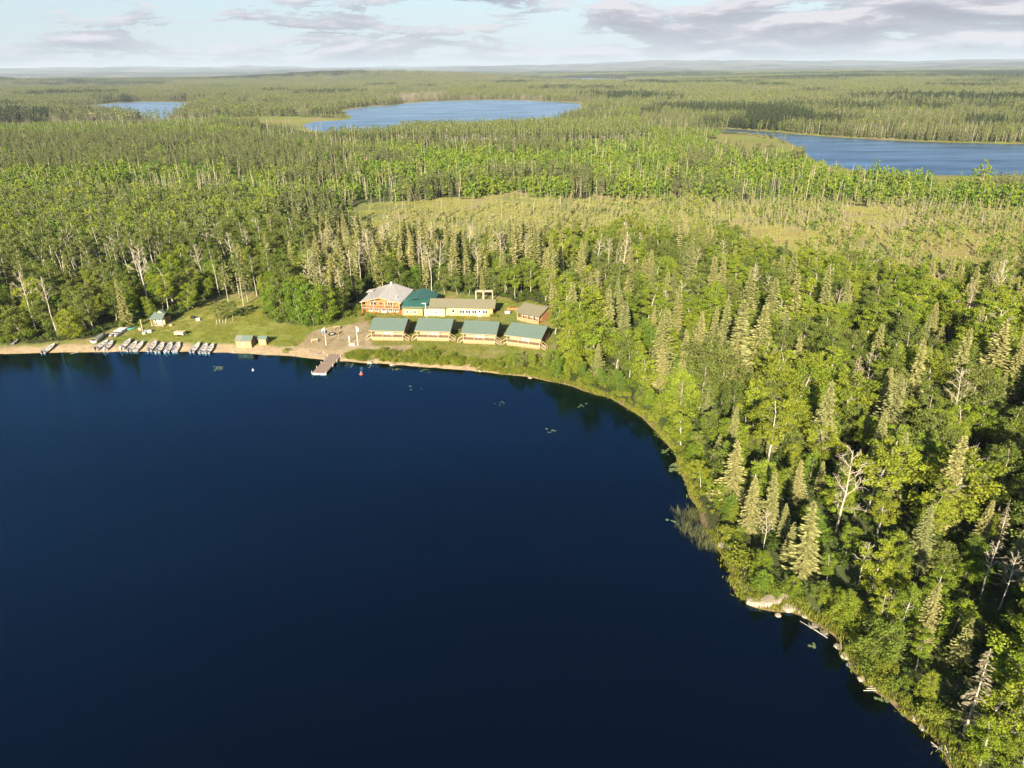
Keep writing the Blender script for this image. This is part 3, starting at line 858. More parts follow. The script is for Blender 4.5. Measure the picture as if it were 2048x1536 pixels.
for s in range(8):
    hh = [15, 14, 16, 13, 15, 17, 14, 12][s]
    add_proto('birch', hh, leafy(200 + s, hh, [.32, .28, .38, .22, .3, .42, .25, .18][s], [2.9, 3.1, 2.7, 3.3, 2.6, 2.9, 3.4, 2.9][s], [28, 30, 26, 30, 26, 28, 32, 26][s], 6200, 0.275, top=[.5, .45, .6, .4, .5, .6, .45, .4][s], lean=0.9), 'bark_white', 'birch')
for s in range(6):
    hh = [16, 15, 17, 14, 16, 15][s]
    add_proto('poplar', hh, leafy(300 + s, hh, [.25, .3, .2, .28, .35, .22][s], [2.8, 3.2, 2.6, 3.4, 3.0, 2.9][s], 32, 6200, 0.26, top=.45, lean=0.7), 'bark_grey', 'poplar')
for s in range(5):
    hh = [9, 10, 8, 11, 9][s]
    add_proto('alder', hh, leafy(340 + s, hh, [.04, .06, .03, .08, .05][s], [2.9, 3.1, 2.8, 3.2, 3.4][s], 34, 5800, 0.27, top=.35, tr=.09, lean=0.6), 'bark_grey', ['aspen', 'birch', 'poplar', 'aspen', 'birch'][s])
for s in range(5):
    hh = [19, 18, 20, 17, 19][s]
    add_proto('tall_birch', hh, leafy(360 + s, hh, [.55, .6, .5, .62, .58][s], [2.5, 2.2, 2.8, 2.4, 2.6][s], 15, 2300, 0.27, top=.55, tr=0.19, lean=1.0, gaps=0.1), 'bark_white', 'poplar')
for s in range(6):
    hh = [15, 17, 14, 16, 13, 18][s]
    add_proto('bare', hh, bare(400 + s, hh, [2.8, 2.4, 3.0, 2.2, 2.7, 2.6][s], base=[.4, .5, .35, .55, .3, .5][s], nl=13, sub=6, twig=4), 'dead_white' if s % 2 else 'dead', 'dead')
for s in range(4):
    hh = [13, 15, 12, 14][s]
    add_proto('dead_spruce', hh, dead_conifer(440 + s, hh, [1.6, 1.3, 1.8, 1.2][s], [0.6, 0.2, 0.8, 0.0][s]), 'dead', 'deadneedle')
for s in range(5):
    hh = [2.6, 3.2, 2.0, 3.8, 2.4][s]
    add_proto('shrub', hh, bush(500 + s, hh, [1.6, 1.7, 1.5, 1.8, 1.9][s], 1100, 0.23), 'bark_brown', 'shrub')
for s in range(2):
    add_proto('blue_spruce', 4.0, conifer(560 + s, 4.0, 1.15, 0.32, 8, 2.2, tr=0.06, card=0.38), 'bark_brown', 'bluespruce')
# lighter shapes for the mid distance
def snag_shape(seed, h):
    r = np.random.default_rng(seed)
    bk, e = Shape(), Shape()
    path = np.column_stack([np.linspace(0, r.normal(0, .5), 4), np.linspace(0, r.normal(0, .5), 4), np.linspace(0, h, 4)])
    bk.tube(path, [0.14, 0.12, 0.09, 0.04], 4)
    for k in range(8):
        z = h * r.uniform(0.35, 0.95); a = r.uniform(0, 6.28); ln = r.uniform(0.3, 1.1)
        st = np.array([np.interp(z, path[:, 2], path[:, 0]), np.interp(z, path[:, 2], path[:, 1]), z])
        e.tube([st, st + np.array([math.cos(a), math.sin(a), r.uniform(-.2, .5)]) * ln], [0.035, 0.015], 3)
    return bk, e
MID = {}
def add_mid(kind, pair, mb, ml):
    MID.setdefault(kind, []).append(joined(f'{kind}_mid_{len(MID.get(kind, []))}', pair[0], pair[1], MAT[mb], MAT[ml]))
for s in range(5):
    add_mid('spruce', conifer(600 + s, 15 + s, 2.0 + 0.15 * s, 1.0, 6, 2.2, card=1.05, tr=.16), 'bark_grey', 'farspruce')
for s in range(5):
    add_mid('blackspruce', conifer(620 + s, 9 + .7 * s, 1.15 + .1 * s, 0.7, 6, 1.6, card=0.9, tr=.09, base=0.15, ragged=.35, power=0.55), 'dead_mid', 'blackspruce')
for s in range(5):
    add_mid('aspen', leafy(640 + s, 6 + .6 * s, 0.05, 1.9 + .12 * s, 10, 230, 0.75, tr=.06, limbs=False, sides=3, top=.4), 'bark_white', 'aspen')
for s in range(5):
    add_mid('leafy', leafy(660 + s, 12 + s, 0.22, 3.2, 18, 620, 0.62, tr=.13, limbs=True, sides=3), 'bark_white', ['aspen', 'poplar', 'aspen', 'poplar', 'birch'][s])
for s in range(4):
    add_mid('row', leafy(680 + s, 15 + s, 0.55, 2.1, 10, 260, 0.7, tr=.16, limbs=True, sides=4), 'bark_white', 'poplar')
for s in range(3):
    add_mid('darkstand', conifer(690 + s, 14 + s, 2.0, 1.0, 6, 2, card=1.1, tr=.14), 'bark_brown', 'darkspruce')
for s in range(4):
    add_mid('snag', snag_shape(700 + s, 9 + 2 * s), 'dead', 'dead')
for s in range(4):
    add_mid('bogspruce', conifer(720 + s, 3.2 + .6 * s, .5, 0.5, 4, 1.2, card=0.55, tr=.05, ragged=.5), 'dead', 'spruce')
for s in range(3):
    add_mid('deadstick', dead_conifer(740 + s, 6 + s, 0.6, 0.15, 0.9, 3), 'dead_mid', 'deadneedle')
for s in range(4):
    add_mid('shrub', bush(760 + s, 1.8 + .4 * s, 1.5, 150, 0.5), 'bark_brown', 'shrub')
for s in range(4):
    add_mid('undergrowth', bush(770 + s, 1.6 + .4 * s, 1.5, 130, 0.45), 'bark_brown', 'under')
def add_tuft(kind, lv, ml):
    e = Shape()
    me = lv.mesh(f'{kind}_{len(MID.get(kind, []))}', [MAT[ml]])
    MID.setdefault(kind, []).append(me)
for s in range(4):
    add_tuft('shoregrass', tuft(780 + s, 0.95, 46, 0.5, 0.05), 'grassy')
    add_tuft('reed', tuft(790 + s, 1.6, 14, 0.55, 0.022), 'reed')
    add_tuft('boggrass', tuft(800 + s, 0.42, 36, 0.8, 0.07), 'boggrass')
    add_tuft('lawngrass', tuft(806 + s, 0.22, 26, 0.35, 0.035), ['grassy', 'boggrass', 'shrub', 'grassy'][s])
fs = [conifer(820 + s, 13 + 2 * s, 1.9, 2.2, 4, 1, card=2.0, tr=.16) for s in range(3)]
fb = [conifer(830 + s, 9 + s, 1.2, 1.8, 4, 1, card=1.5, tr=.14) for s in range(2)]
fl = [leafy(840 + s, 11 + 1.5 * s, 0.3, 2.6, 7, 42, 1.6, tr=.2, limbs=False, sides=3) for s in range(3)]
fd = [snag_shape(850 + s, 11 + 2 * s) for s in range(2)]
E3 = Shape()
mk_con = [(a, b, 1) for a, b in fs] + [(a, b, 2) for a, b in fb] + [(fd[0][0], E3, 1)]
mk_mix = [(a, b, 1) for a, b in fs] + [(a, b, 3) for a, b in fl] + [(fd[1][0], E3, 1), (fb[0][0], fb[0][1], 2)]
mk_leaf = [(a, b, 3) for a, b in fl] + [(fs[0][0], fs[0][1], 1)]
pm = [MAT['bark_grey'], MAT['farspruce'], MAT['blackspruce'], MAT['poplar'], MAT['darkspruce'], MAT['burn']]
mk_dark = [(a, b, 4) for a, b in fs]  # dark stands; their dark colour also stands in for cloud shadows far out
mk_burn = [(fd[0][0], E3, 1), (fd[1][0], E3, 1), (fb[0][0], fb[0][1], 5), (fs[0][0], fs[0][1], 1)]
MID['patch'] = [merge_patch(f'patch_{i}', [mk_dark, mk_con, mk_burn, mk_mix, mk_con, mk_leaf, mk_mix, mk_burn][i], [16, 16, 12, 16, 14, 16, 16, 11][i], 21, 900 + i, pm) for i in range(8)]
MID['bigpatch'] = [merge_patch(f'bigpatch_{i}', [mk_dark, mk_con, mk_burn, mk_mix, mk_leaf, mk_burn][i], [90, 90, 60, 80, 80, 50][i], 60, 920 + i, pm) for i in range(6)]
# ------------------------------------------------------------------ planting
def scatter(name, meshes, pts, idx, rz, sc, label, cat, tilt=None, kind='stuff'):
    """one object of uncounted growth: instances of shared meshes on points"""
    if len(pts) == 0:
        return None
    col = bpy.data.collections.new(name + '_shapes')
    for i, me in enumerate(meshes):
        col.objects.link(bpy.data.objects.new(f'{name}_shape_{i:03d}', me))
    n = len(pts)
    me = bpy.data.meshes.new(name)
    me.vertices.add(n)
    me.vertices.foreach_set('co', np.asarray(pts, np.float32).ravel())
    a = me.attributes.new('pick', 'INT', 'POINT'); a.data.foreach_set('value', np.asarray(idx, np.int32))
    rot = np.zeros((n, 3), np.float32); rot[:, 2] = rz
    if tilt is not None:
        rot[:, :2] = tilt
    a = me.attributes.new('turn', 'FLOAT_VECTOR', 'POINT'); a.data.foreach_set('vector', rot.ravel())
    s3 = np.asarray(sc, np.float32)
    s3 = np.repeat(s3[:, None], 3, 1) if s3.ndim == 1 else s3
    a = me.attributes.new('size', 'FLOAT_VECTOR', 'POINT'); a.data.foreach_set('vector', s3.ravel())
    o = link(name, me, label=label, cat=cat, kind=kind)
    ng = bpy.data.node_groups.new(name, 'GeometryNodeTree')
    ng.interface.new_socket('Geometry', in_out='INPUT', socket_type='NodeSocketGeometry')
    ng.interface.new_socket('Geometry', in_out='OUTPUT', socket_type='NodeSocketGeometry')
    gi, go = N(ng, 'NodeGroupInput'), N(ng, 'NodeGroupOutput')
    ci = N(ng, 'GeometryNodeCollectionInfo'); ci.inputs['Collection'].default_value = col
    ci.inputs['Separate Children'].default_value = True; ci.inputs['Reset Children'].default_value = True
    ip = N(ng, 'GeometryNodeInstanceOnPoints'); ip.inputs['Pick Instance'].default_value = True
    def named(nm, typ):
        k = N(ng, 'GeometryNodeInputNamedAttribute', data_type=typ); k.inputs['Name'].default_value = nm
        return [s for s in k.outputs if s.enabled and s.name == 'Attribute'][0]
    L(ng, gi.outputs[0], ip.inputs['Points']); L(ng, ci.outputs[0], ip.inputs['Instance'])
    L(ng, named('pick', 'INT'), ip.inputs['Instance Index'])
    e2r = N(ng, 'FunctionNodeEulerToRotation'); L(ng, named('turn', 'FLOAT_VECTOR'), e2r.inputs[0]); L(ng, e2r.outputs[0], ip.inputs['Rotation'])
    L(ng, named('size', 'FLOAT_VECTOR'), ip.inputs['Scale'])
    L(ng, ip.outputs[0], go.inputs[0])
    md = o.modifiers.new('growth', 'NODES'); md.node_group = ng
    return o

REGIONS = [
    ('on the bank above the rocky point', 1560, 1150), ('on the bank beside the reed bed', 1470, 1000), ('on the bank behind the logs lying in the water', 1830, 1390),
    ('on the curved bank past the last cabin', 1210, 730), ('beside the brown gabled cabin', 1130, 610), ('behind the long yellow building', 930, 560),
    ('behind the grey roofed lodge', 740, 540), ('in the leafy clump beside the lawn', 610, 610), ('in the wood behind the small beach hut', 310, 560),
    ('in the wood behind the dark beached boats', 70, 610), ('between the yellow building and the tan bog', 1000, 500), ('by the near edge of the orange bog', 1850, 590),
    ('deep in the mixed wood inland of the reed bed', 1750, 900), ('in the wood inland of the curved bank', 1480, 690), ('below the tan bog, inland of the tall pale spruces', 1560, 570),
    ('in the wood inland of the rocky point', 1800, 1100), ('deep in the wood behind the beach hut', 250, 450), ('in the wood past the tall pale spruces', 1750, 720),
    ('at the lakeside corner past the dead grey spruce', 2000, 1480), ('inland of the dead grey spruce', 2020, 1250), ('between the lodge wood and the tan bog', 620, 480),
    ('high up the wood towards the orange bog', 2000, 720),
]
KINDNAME = {
    'spruce': ('spruce_tree', 'pale olive spruce with drooping tiers', 'spruce tree', 'spruces'),
    'slim_spruce': ('spruce_tree', 'slender ragged spruce', 'spruce tree', 'slender spruces'),
    'birch': ('birch_tree', 'yellow-green birch with a full crown', 'birch tree', 'birches'),
    'poplar': ('poplar_tree', 'grey-green poplar with a dense crown', 'poplar tree', 'poplars'),
    'alder': ('alder_tree', 'low bushy tree leafy to the ground', 'bushy tree', 'bushy trees'),
    'tall_birch': ('birch_tree', 'white-stemmed birch with a small high crown', 'birch tree', 'high-crowned birches'),
    'bare': ('bare_tree', 'leafless tree with pale branches', 'bare tree', 'leafless trees'),
    'dead_spruce': ('dead_spruce', 'dead spruce with bare grey twigs', 'dead tree', 'dead spruces'),
    'shrub': ('shrub', 'rounded green shrub', 'shrub', 'shrubs'),
    'blue_spruce': ('young_spruce', 'young blue-green spruce', 'spruce tree', 'young spruces'),
}
SHORT = {'spruce': 'pale spruce', 'slim_spruce': 'thin ragged spruce', 'birch': 'yellow-green birch', 'poplar': 'grey-green poplar', 'alder': 'leafy bushy tree', 'tall_birch': 'high-crowned white birch', 'bare': 'leafless pale tree', 'dead_spruce': 'dead grey spruce', 'shrub': 'rounded shrub', 'blue_spruce': 'young blue-green spruce'}
TREES = []                                             # (kind, proto, x, y, z, scale, rz, label or None, width factor)
def plant(kind, px, py, top=None, h=None, label=None, proto=None, wide=1.0):
    x, y, z = on_ground(px, py)
    if top is not None:
        h = height_to(x, y, z, top)
    if proto is None:
        proto = random.randrange(len(PROTO[kind]))
    TREES.append((kind, proto, x, y, z - 0.05, h / PROTO[kind][proto][0], random.uniform(0, 6.28), label, wide))
# landmark trees, from their feet and tips on the survey picture
for px, py, tp, wd, lb in [
    (1464, 792, 600, 1.5, 'broadest pale spruce, standing tall behind the curved bank'), (1440, 730, 598, 1.1, None), (1366, 757, 660, 1.35, None), (1332, 705, 617, 1.0, None),
    (1322, 778, 690, 1.5, None), (1217, 690, 578, 1.2, None), (1246, 702, 602, 1.2, None), (1305, 682, 609, 1.1, None), (1397, 700, 622, 1.0, None), (1422, 716, 612, 1.0, None),
    (1510, 672, 619, 1.3, None), (1587, 770, 668, 1.1, None), (1232, 640, 556, 1.0, None), (1303, 610, 530, 1.0, None), (1330, 625, 543, 1.0, None), (1345, 600, 536, 1.0, None),
    (1539, 905, 832, 1.3, 'pale pointed spruce rising alone from dark trees above the reed bed'), (1461, 1008, 882, 1.35, 'spruce with bare grey trunk showing through, beside the reed bed'), (1537, 1050, 943, 1.3, None), (1588, 1010, 921, 1.2, None),
    (1636, 985, 921, 1.3, None), (1678, 990, 897, 1.3, None), (1603, 1152, 1001, 1.35, 'thick pale spruce standing over the rocky point'), (1574, 1120, 1043, 1.4, None), (1433, 930, 868, 1.3, None), (1564, 1075, 1006, 1.3, None),
    (1375, 580, 470, .9, None), (1180, 630, 545, 1.0, None), (1060, 545, 452, .9, None), (985, 540, 440, .8, None), (790, 545, 418, .8, 'tall dark spruce whose tip stands against the tan bog'), (870, 555, 470, .9, None),
    (930, 545, 455, .8, None), (1160, 580, 480, .9, None), (965, 588, 540, 1.2, None), (1120, 560, 455, .8, None), (1355, 520, 415, .6, 'thin dark spruce whose tip stands against the bog edge'), (640, 575, 480, 1.0, None), (710, 560, 470, .9, None),
    (1885, 800, 715, 1.2, None), (1870, 720, 650, 1.2, None), (1960, 830, 750, 1.1, None), (60, 640, 590, 1.1, None), (130, 655, 600, 1.2, None), (1700, 600, 540, 1.0, None),
    (1830, 1140, 1010, 1.2, None), (1955, 1100, 1000, 1.2, None), (2010, 1180, 1060, 1.2, None), (1100, 590, 470, 0.9, None), (1915, 1330, 1235, 1.2, None)]:
    plant('spruce' if wd > 0.85 else 'slim_spruce', px, py, tp, label=lb, wide=wd)
plant('dead_spruce', 1927, 1470, 1300, label='dead grey spruce with crusted twigs leaning above the far corner bank', proto=2, wide=1.1)
for px, py, tp in [(1920, 690, 560), (1575, 575, 520), (1690, 590, 520), (1800, 520, 470), (1630, 520, 470), (1985, 1120, 1000), (1905, 960, 880)]:
    plant('dead_spruce', px, py, tp)
for px, py, tp, lb in [
    (1714, 1185, 1085, 'bleached candelabra snag among bright birches above the rocky point'), (1523, 1110, 1020, 'white leaning bare birch over the rocky bank'), (1880, 995, 905, None), (1915, 985, 890, None), (1236, 750, 700, 'forked white dead tree on the curved bank'),
    (1152, 640, 590, 'white branching dead tree beside the brown gabled cabin'), (1327, 810, 770, None), (302, 628, 490, 'tall bare pale tree behind the small beach hut'), (240, 560, 468, None), (281, 562, 474, None),
    (73, 662, 540, 'bent white bare tree by the dark beached boats'), (113, 664, 552, 'straight white bare tree behind the moored boat'), (409, 575, 490, None), (470, 560, 465, None), (330, 540, 475, None), (155, 545, 458, None), (215, 590, 540, None), (345, 615, 570, None),
    (865, 590, 490, None), (845, 560, 470, None), (905, 580, 520, None), (745, 555, 465, None), (1195, 560, 470, None), (1215, 555, 475, None), (1245, 560, 468, None), (1500, 590, 530, None), (1730, 580, 520, None), (1770, 590, 525, None),
    (1530, 620, 550, None), (1980, 640, 520, None), (2030, 700, 610, None), (1660, 660, 580, None), (1950, 1010, 930, None), (2020, 980, 880, None), (1770, 1250, 1180, None), (1990, 1230, 1100, None), (1960, 1200, 1080, None)]:
    plant('bare', px, py, tp, label=lb)
for px, py, tp in [(439, 590, 488), (458, 608, 525), (487, 612, 520), (497, 606, 515), (514, 592, 504), (545, 590, 500), (480, 596, 500), (30, 540, 465), (50, 545, 460), (70, 540, 465), (95, 535, 460), (112, 530, 455), (128, 535, 462), (20, 590, 480),
                   (8, 615, 505), (140, 525, 450), (160, 520, 455), (290, 500, 435), (300, 498, 430), (215, 505, 430), (185, 515, 455), (400, 480, 430), (60, 590, 500), (530, 560, 490), (565, 560, 500), (592, 565, 500), (0, 560, 470), (-15, 620, 510)]:
    plant('tall_birch', px, py, tp)
for k in range(34):
    px_ = random.uniform(-10, 330); py_ = random.uniform(518, 575)
    plant('tall_birch', px_, py_, h=random.uniform(14.5, 18.5))
# leafy clump by the lawn, lawn trees and foliage round the camp
for px, py, tp in [(545, 628, 548), (572, 640, 556), (600, 646, 545), (628, 650, 552), (655, 646, 550), (680, 634, 560), (560, 610, 540), (620, 622, 535), (650, 618, 540), (590, 618, 535), (690, 612, 545)]:
    plant('alder' if py > 615 else 'poplar', px, py, tp + (14 if py > 615 else 0), wide=1.0)
for px, py, tp in [(441, 643, 602), (466, 642, 600), (452, 640, 598)]:
    plant('poplar', px, py, tp, wide=1.5, label={441: 'small leafy tree standing on the open lawn, beach side', 466: 'small leafy tree on the open lawn beside the dark shadow', 452: 'small leafy tree in the middle of the lawn trio'}[px])
for px, py, tp in [(1060, 590, 520), (1090, 606, 530), (1030, 596, 528), (1125, 650, 560), (1140, 690, 600), (1128, 610, 540), (1010, 590, 530), (938, 592, 540), (915, 590, 535), (890, 588, 530), (1150, 720, 650), (1185, 745, 690), (1110, 668, 600)]:
    plant('birch' if px > 1000 else 'poplar', px, py, tp, wide=1.2)
for px, py, tp, w in [(1535, 830, 710, 1.6), (1490, 850, 780, 1.3), (1560, 700, 640, 1.3), (1715, 930, 830, 1.25), (1660, 910, 832, 1.1), (1760, 960, 830, 1.4), (1830, 990, 870, 1.4), (1620, 870, 820, 1.2), (1790, 1010, 930, 1.2),
                      (1735, 1190, 1080, 1.3), (1790, 1210, 1120, 1.2), (1850, 1230, 1130, 1.4), (1745, 1290, 1190, 1.3), (1800, 1270, 1170, 1.3), (1830, 1340, 1260, 1.3), (1990, 1420, 1270, 1.3), (2010, 1500, 1360, 1.4),
                      (1960, 1530, 1440, 1.3), (1690, 1120, 1040, 1.2), (1650, 1180, 1110, 1.2), (1950, 900, 800, 1.3), (2020, 930, 820, 1.3), (1880, 860, 770, 1.3), (1620, 590, 520, 1.2), (1580, 640, 575, 1.4), (1690, 640, 570, 1.2)]:
    plant('birch', px, py, tp, wide=w)

# random planting near the camp and along the right-hand wood
taken = np.array([(t[2], t[3]) for t in TREES])
big_sp = np.array([(t[2], t[3]) for t in TREES if t[0] == 'spruce'])
def cells(x0, x1, y0, y1, s, seed):
    r = np.random.default_rng(seed)
    gx, gy = np.meshgrid(np.arange(x0, x1, s), np.arange(y0, y1, s))
    x = gx.ravel() + r.uniform(-0.48, 0.48, gx.size) * s
    y = gy.ravel() + r.uniform(-0.48, 0.48, gx.size) * s
    return x, y, r
NEAR_R = 300.0
x, y, r = cells(-260, 300, 8, 330, 5.1, 5)
dm = d_main(x, y); dl = d_lakes(x, y)
z = height(x, y, dm, dl)
px, py = proj(x, y, z)
rr = np.hypot(x, y)
ang = np.degrees(np.arctan2(x, y))
keep = (dm > 1.4) & (np.abs(ang) < 58) & (rr < NEAR_R) & ~inside(Z_CLEAR, px, py) & ~inside(Z_BOG, px + (fbm(x / 25, y / 25, 171, 3) - .5) * 160, py + (fbm(x / 18, y / 18, 172, 3) - .5) * 50) & (dl > 6)
keep &= ((taken[None, :, 0] - x[:, None]) ** 2 + (taken[None, :, 1] - y[:, None]) ** 2).min(1) > 2.6 ** 2
x, y, z, px, py, dm, rr = [a[keep] for a in (x, y, z, px, py, dm, rr)]
near_sp = ((big_sp[None, :, 0] - x[:, None]) ** 2 + (big_sp[None, :, 1] - y[:, None]) ** 2).min(1) < 5.5 ** 2
n1 = fbm(x / 22, y / 22, 91, 3); n2 = fbm(x / 14, y / 14, 95, 3)
u = r.random(len(x)); u2 = r.random(len(x))
right = px > 1090
edge = dm < 5.5
for i in range(len(x)):
    if edge[i]:
        kind = 'shrub' if u[i] < 0.45 else ('alder' if u[i] < .9 else 'birch')
        h = (1.8 + 1.9 * u2[i]) if kind == 'shrub' else 4 + 3 * u2[i]
    elif dm[i] < 11:
        kind = 'shrub' if u[i] < 0.12 else ('alder' if u[i] < .5 else ('birch' if u[i] < 0.75 else ('poplar' if u[i] < .86 else 'spruce')))
        h = (2 + 2.4 * u2[i]) if kind == 'shrub' else 6.0 + 5 * u2[i]
    elif right[i]:
        a = n1[i]
        ps = 0.14 + 0.6 * (n2[i] - 0.5)
        pb = 0.03
        if u[i] < ps: kind = 'spruce'
        elif u[i] < ps + pb: kind = 'bare'
        elif u[i] < ps + pb + 0.02: kind = 'dead_spruce'
        elif u[i] < ps + pb + 0.2: kind = 'alder'
        else: kind = 'birch' if a > 0.46 else 'poplar'
        h = {'spruce': 11 + 8 * u2[i], 'alder': 4.5 + 5 * u2[i], 'bare': 10 + 5 * u2[i], 'dead_spruce': 10 + 4 * u2[i]}.get(kind, 8.5 + 6.5 * u2[i])
        if near_sp[i] and kind != 'shrub':
            kind = 'alder'; h = 3.5 + 3.5 * u2[i]
        if py[i] < 660: h *= 0.68 + 0.0022 * max(0, py[i] - 540)
    elif px[i] < 340 and 505 < py[i] < 578:
        kind = 'alder' if u[i] < 0.7 else 'tall_birch'
        h = 3.5 + 3 * u2[i] if kind == 'alder' else 14.5 + 4 * u2[i]
    elif px[i] < 620:
        if py[i] > 560:
            kind = 'alder' if u[i] < 0.5 else ('poplar' if u[i] < .74 else ('spruce' if u[i] < .88 else 'birch'))
            h = {'alder': 5.5 + 4.5 * u2[i]}.get(kind, 8 + 6 * u2[i])
        else:
            kind = 'poplar' if u[i] < 0.45 else ('tall_birch' if u[i] < 0.66 else ('slim_spruce' if u[i] < .78 else ('alder' if u[i] < .98 else 'bare')))
            h = {'tall_birch': 16 + 4 * u2[i], 'bare': 13 + 4 * u2[i], 'slim_spruce': 11 + 5 * u2[i], 'alder': 7 + 4 * u2[i]}.get(kind, 10 + 6 * u2[i])
    else:
        kind = 'slim_spruce' if u[i] < 0.34 else ('spruce' if u[i] < .48 else ('poplar' if u[i] < 0.62 else ('alder' if u[i] < .84 else ('bare' if u[i] < .95 else 'dead_spruce'))))
        h = {'slim_spruce': 11 + 6 * u2[i], 'spruce': 13 + 6 * u2[i], 'bare': 12 + 4 * u2[i], 'alder': 6 + 4 * u2[i]}.get(kind, 8 + 5 * u2[i])
        if py[i] < 520: h *= .82
    pr = int(r.integers(0, len(PROTO[kind])))
    TREES.append((kind, pr, x[i], y[i], z[i] - 0.05, h / PROTO[kind][pr][0], r.uniform(0, 6.28), None, r.uniform(1.3, 1.7) if kind in ('birch', 'poplar') else r.uniform(1.0, 1.35)))
# bushes leaning over the curved bank
sp = smooth_line([G(*p) for p in shore_px[13:]], 12)
seg = np.hypot(*np.diff(sp, axis=0).T); cum = np.concatenate([[0], np.cumsum(seg)])
rb_ = np.random.default_rng(77)
for s_ in np.arange(0, cum[-1], 0.9):
    k_ = min(np.searchsorted(cum, s_), len(sp) - 1)
    t_ = sp[min(k_ + 1, len(sp) - 1)] - sp[k_ - 1]
    n_ = np.array([-t_[1], t_[0]]) / (np.hypot(*t_) + 1e-6)
    off = rb_.uniform(0.9, 4.2)
    p_ = sp[k_] + n_ * off
    if d_main(p_[0:1], p_[1:2])[0] < 0.5:
        p_ = sp[k_] - n_ * off
    if d_main(p_[0:1], p_[1:2])[0] < 0.6:
        continue
    big = rb_.random() < 0.3 and off > 2
    kind = 'alder' if big else 'shrub'
    pr = int(rb_.integers(0, len(PROTO[kind])))
    h = rb_.uniform(3, 5) if big else rb_.uniform(0.9, 2.4)
    TREES.append((kind, pr, p_[0], p_[1], float(height(p_[0], p_[1])) - 0.05, h / PROTO[kind][pr][0], rb_.uniform(0, 6.28), None, rb_.uniform(.9, 1.2)))
# bright bushes on the bank before the cabins
for i in range(150):
    t = random.random()
    bx = 690 + 410 * t
    base = np.interp(bx, [690, 800, 900, 1000, 1100], [722, 727, 735, 744, 760])
    by = base - 3 - abs(random.gauss(0, 1)) * 11
    lim = np.interp(bx, [690, 760, 830, 900, 1000, 1100], [708, 704, 698, 700, 704, 712])
    if by < lim:
        continue
    plant('shrub', bx, by, h=random.uniform(0.8, 1.9), wide=1.35)
plant('blue_spruce', 1037, 733, 712, label='young blue-green spruce on the bank before the last cabin', proto=0)
plant('blue_spruce', 1108, 712, 690, label='small young spruce beside the last cabin steps', proto=1)
for px_, py_, h_ in [(716, 620, 2.2), (722, 632, 1.4), (735, 640, 1.2), (708, 634, 1.3), (988, 634, 1.5), (905, 668, 1.5), (915, 664, 1.2), (752, 640, 1.1), (742, 636, 1.2), (262, 655, 2.0), (245, 655, 2.2), (285, 648, 1.8), (30, 680, 2.0), (60, 676, 2.4), (95, 676, 1.9), (140, 672, 2.1), (12, 684, 1.9), (160, 668, 1.7)]:
    plant('shrub', px_, py_, h=h_, wide=1.3)

# the 300 of a kind that show largest are things of their own; the rest is forest
K = np.array([KINDNAME[t[0]][0] for t in TREES])
TX = np.array([(t[2], t[3], t[4]) for t in TREES])
TPX, TPY = proj(TX[:, 0], TX[:, 1], TX[:, 2] + 1)
dist = np.hypot(TX[:, 0], TX[:, 1])
hts = np.array([PROTO[t[0]][t[1]][0] * t[5] for t in TREES])
app = hts / np.sqrt(dist ** 2 + CAM_H ** 2)
_, TTOP = proj(TX[:, 0], TX[:, 1], TX[:, 2] + hts)
vis = (TPX > -30) & (TPX < 2078) & (TTOP < 1530) & (TPY > 100)
app = np.where(vis, app, 0) + np.array([10.0 if t[7] else 0 for t in TREES])
solo = np.zeros(len(TREES), bool)
LIMIT = {'spruce_tree': 290, 'birch_tree': 290, 'poplar_tree': 260, 'bare_tree': 150, 'alder_tree': 200, 'dead_spruce': 60, 'shrub': 240, 'young_spruce': 10}
for k in set(K):
    ids = np.nonzero(K == k)[0]
    ids = ids[np.argsort(-app[ids])][:LIMIT[k]]
    solo[ids[app[ids] > 0]] = True
cen = np.array([(a, b) for _, a, b in REGIONS])
reg = np.argmin(((TPX[:, None] - cen[:, 0]) / 1.0) ** 2 + ((TPY[:, None] - cen[:, 1]) * 1.35) ** 2, axis=1)
best = {}
for i in np.nonzero(solo)[0]:
    kk = (TREES[i][0], reg[i])
    best.setdefault(kk, []).append(i)
for i in np.nonzero(solo)[0]:
    kind, pr, tx, ty, tz, s, rz, lb, wd = TREES[i]
    nm, look, cat, plural = KINDNAME[kind]
    where = REGIONS[reg[i]][0]
    mates = sorted(best[(kind, reg[i])], key=lambda j: -hts[j])
    if lb is None:
        if len(mates) > 1 and i == mates[0]:
            lb = 'tallest ' + SHORT[kind] + ' ' + where
        elif len(mates) > 2 and i == mates[-1]:
            lb = 'shortest ' + SHORT[kind] + ' ' + where
        else:
            q = mates.index(i) / len(mates)
            sw = 'tall' if q < 0.34 else ('mid-height' if q < 0.67 else 'short')
            wds = sorted(TREES[j][8] for j in mates)
            sb = 'broad' if wd >= wds[len(wds) // 2] else 'narrow'
            lb = f'{sw}, {sb} {SHORT[kind]} {where}'
    lb = ' '.join(lb.split()[:16])
    root = link(nm, None, label=lb, cat=cat, group=f'{plural} {where}', loc=(tx, ty, tz), rz=rz)
    root.scale = (s * wd, s * wd, s)
    _, bm_, cm_, _ = PROTO[kind][pr]
    link('trunk', bm_, root)
    link('crown' if kind != 'shrub' else 'foliage', cm_, root)
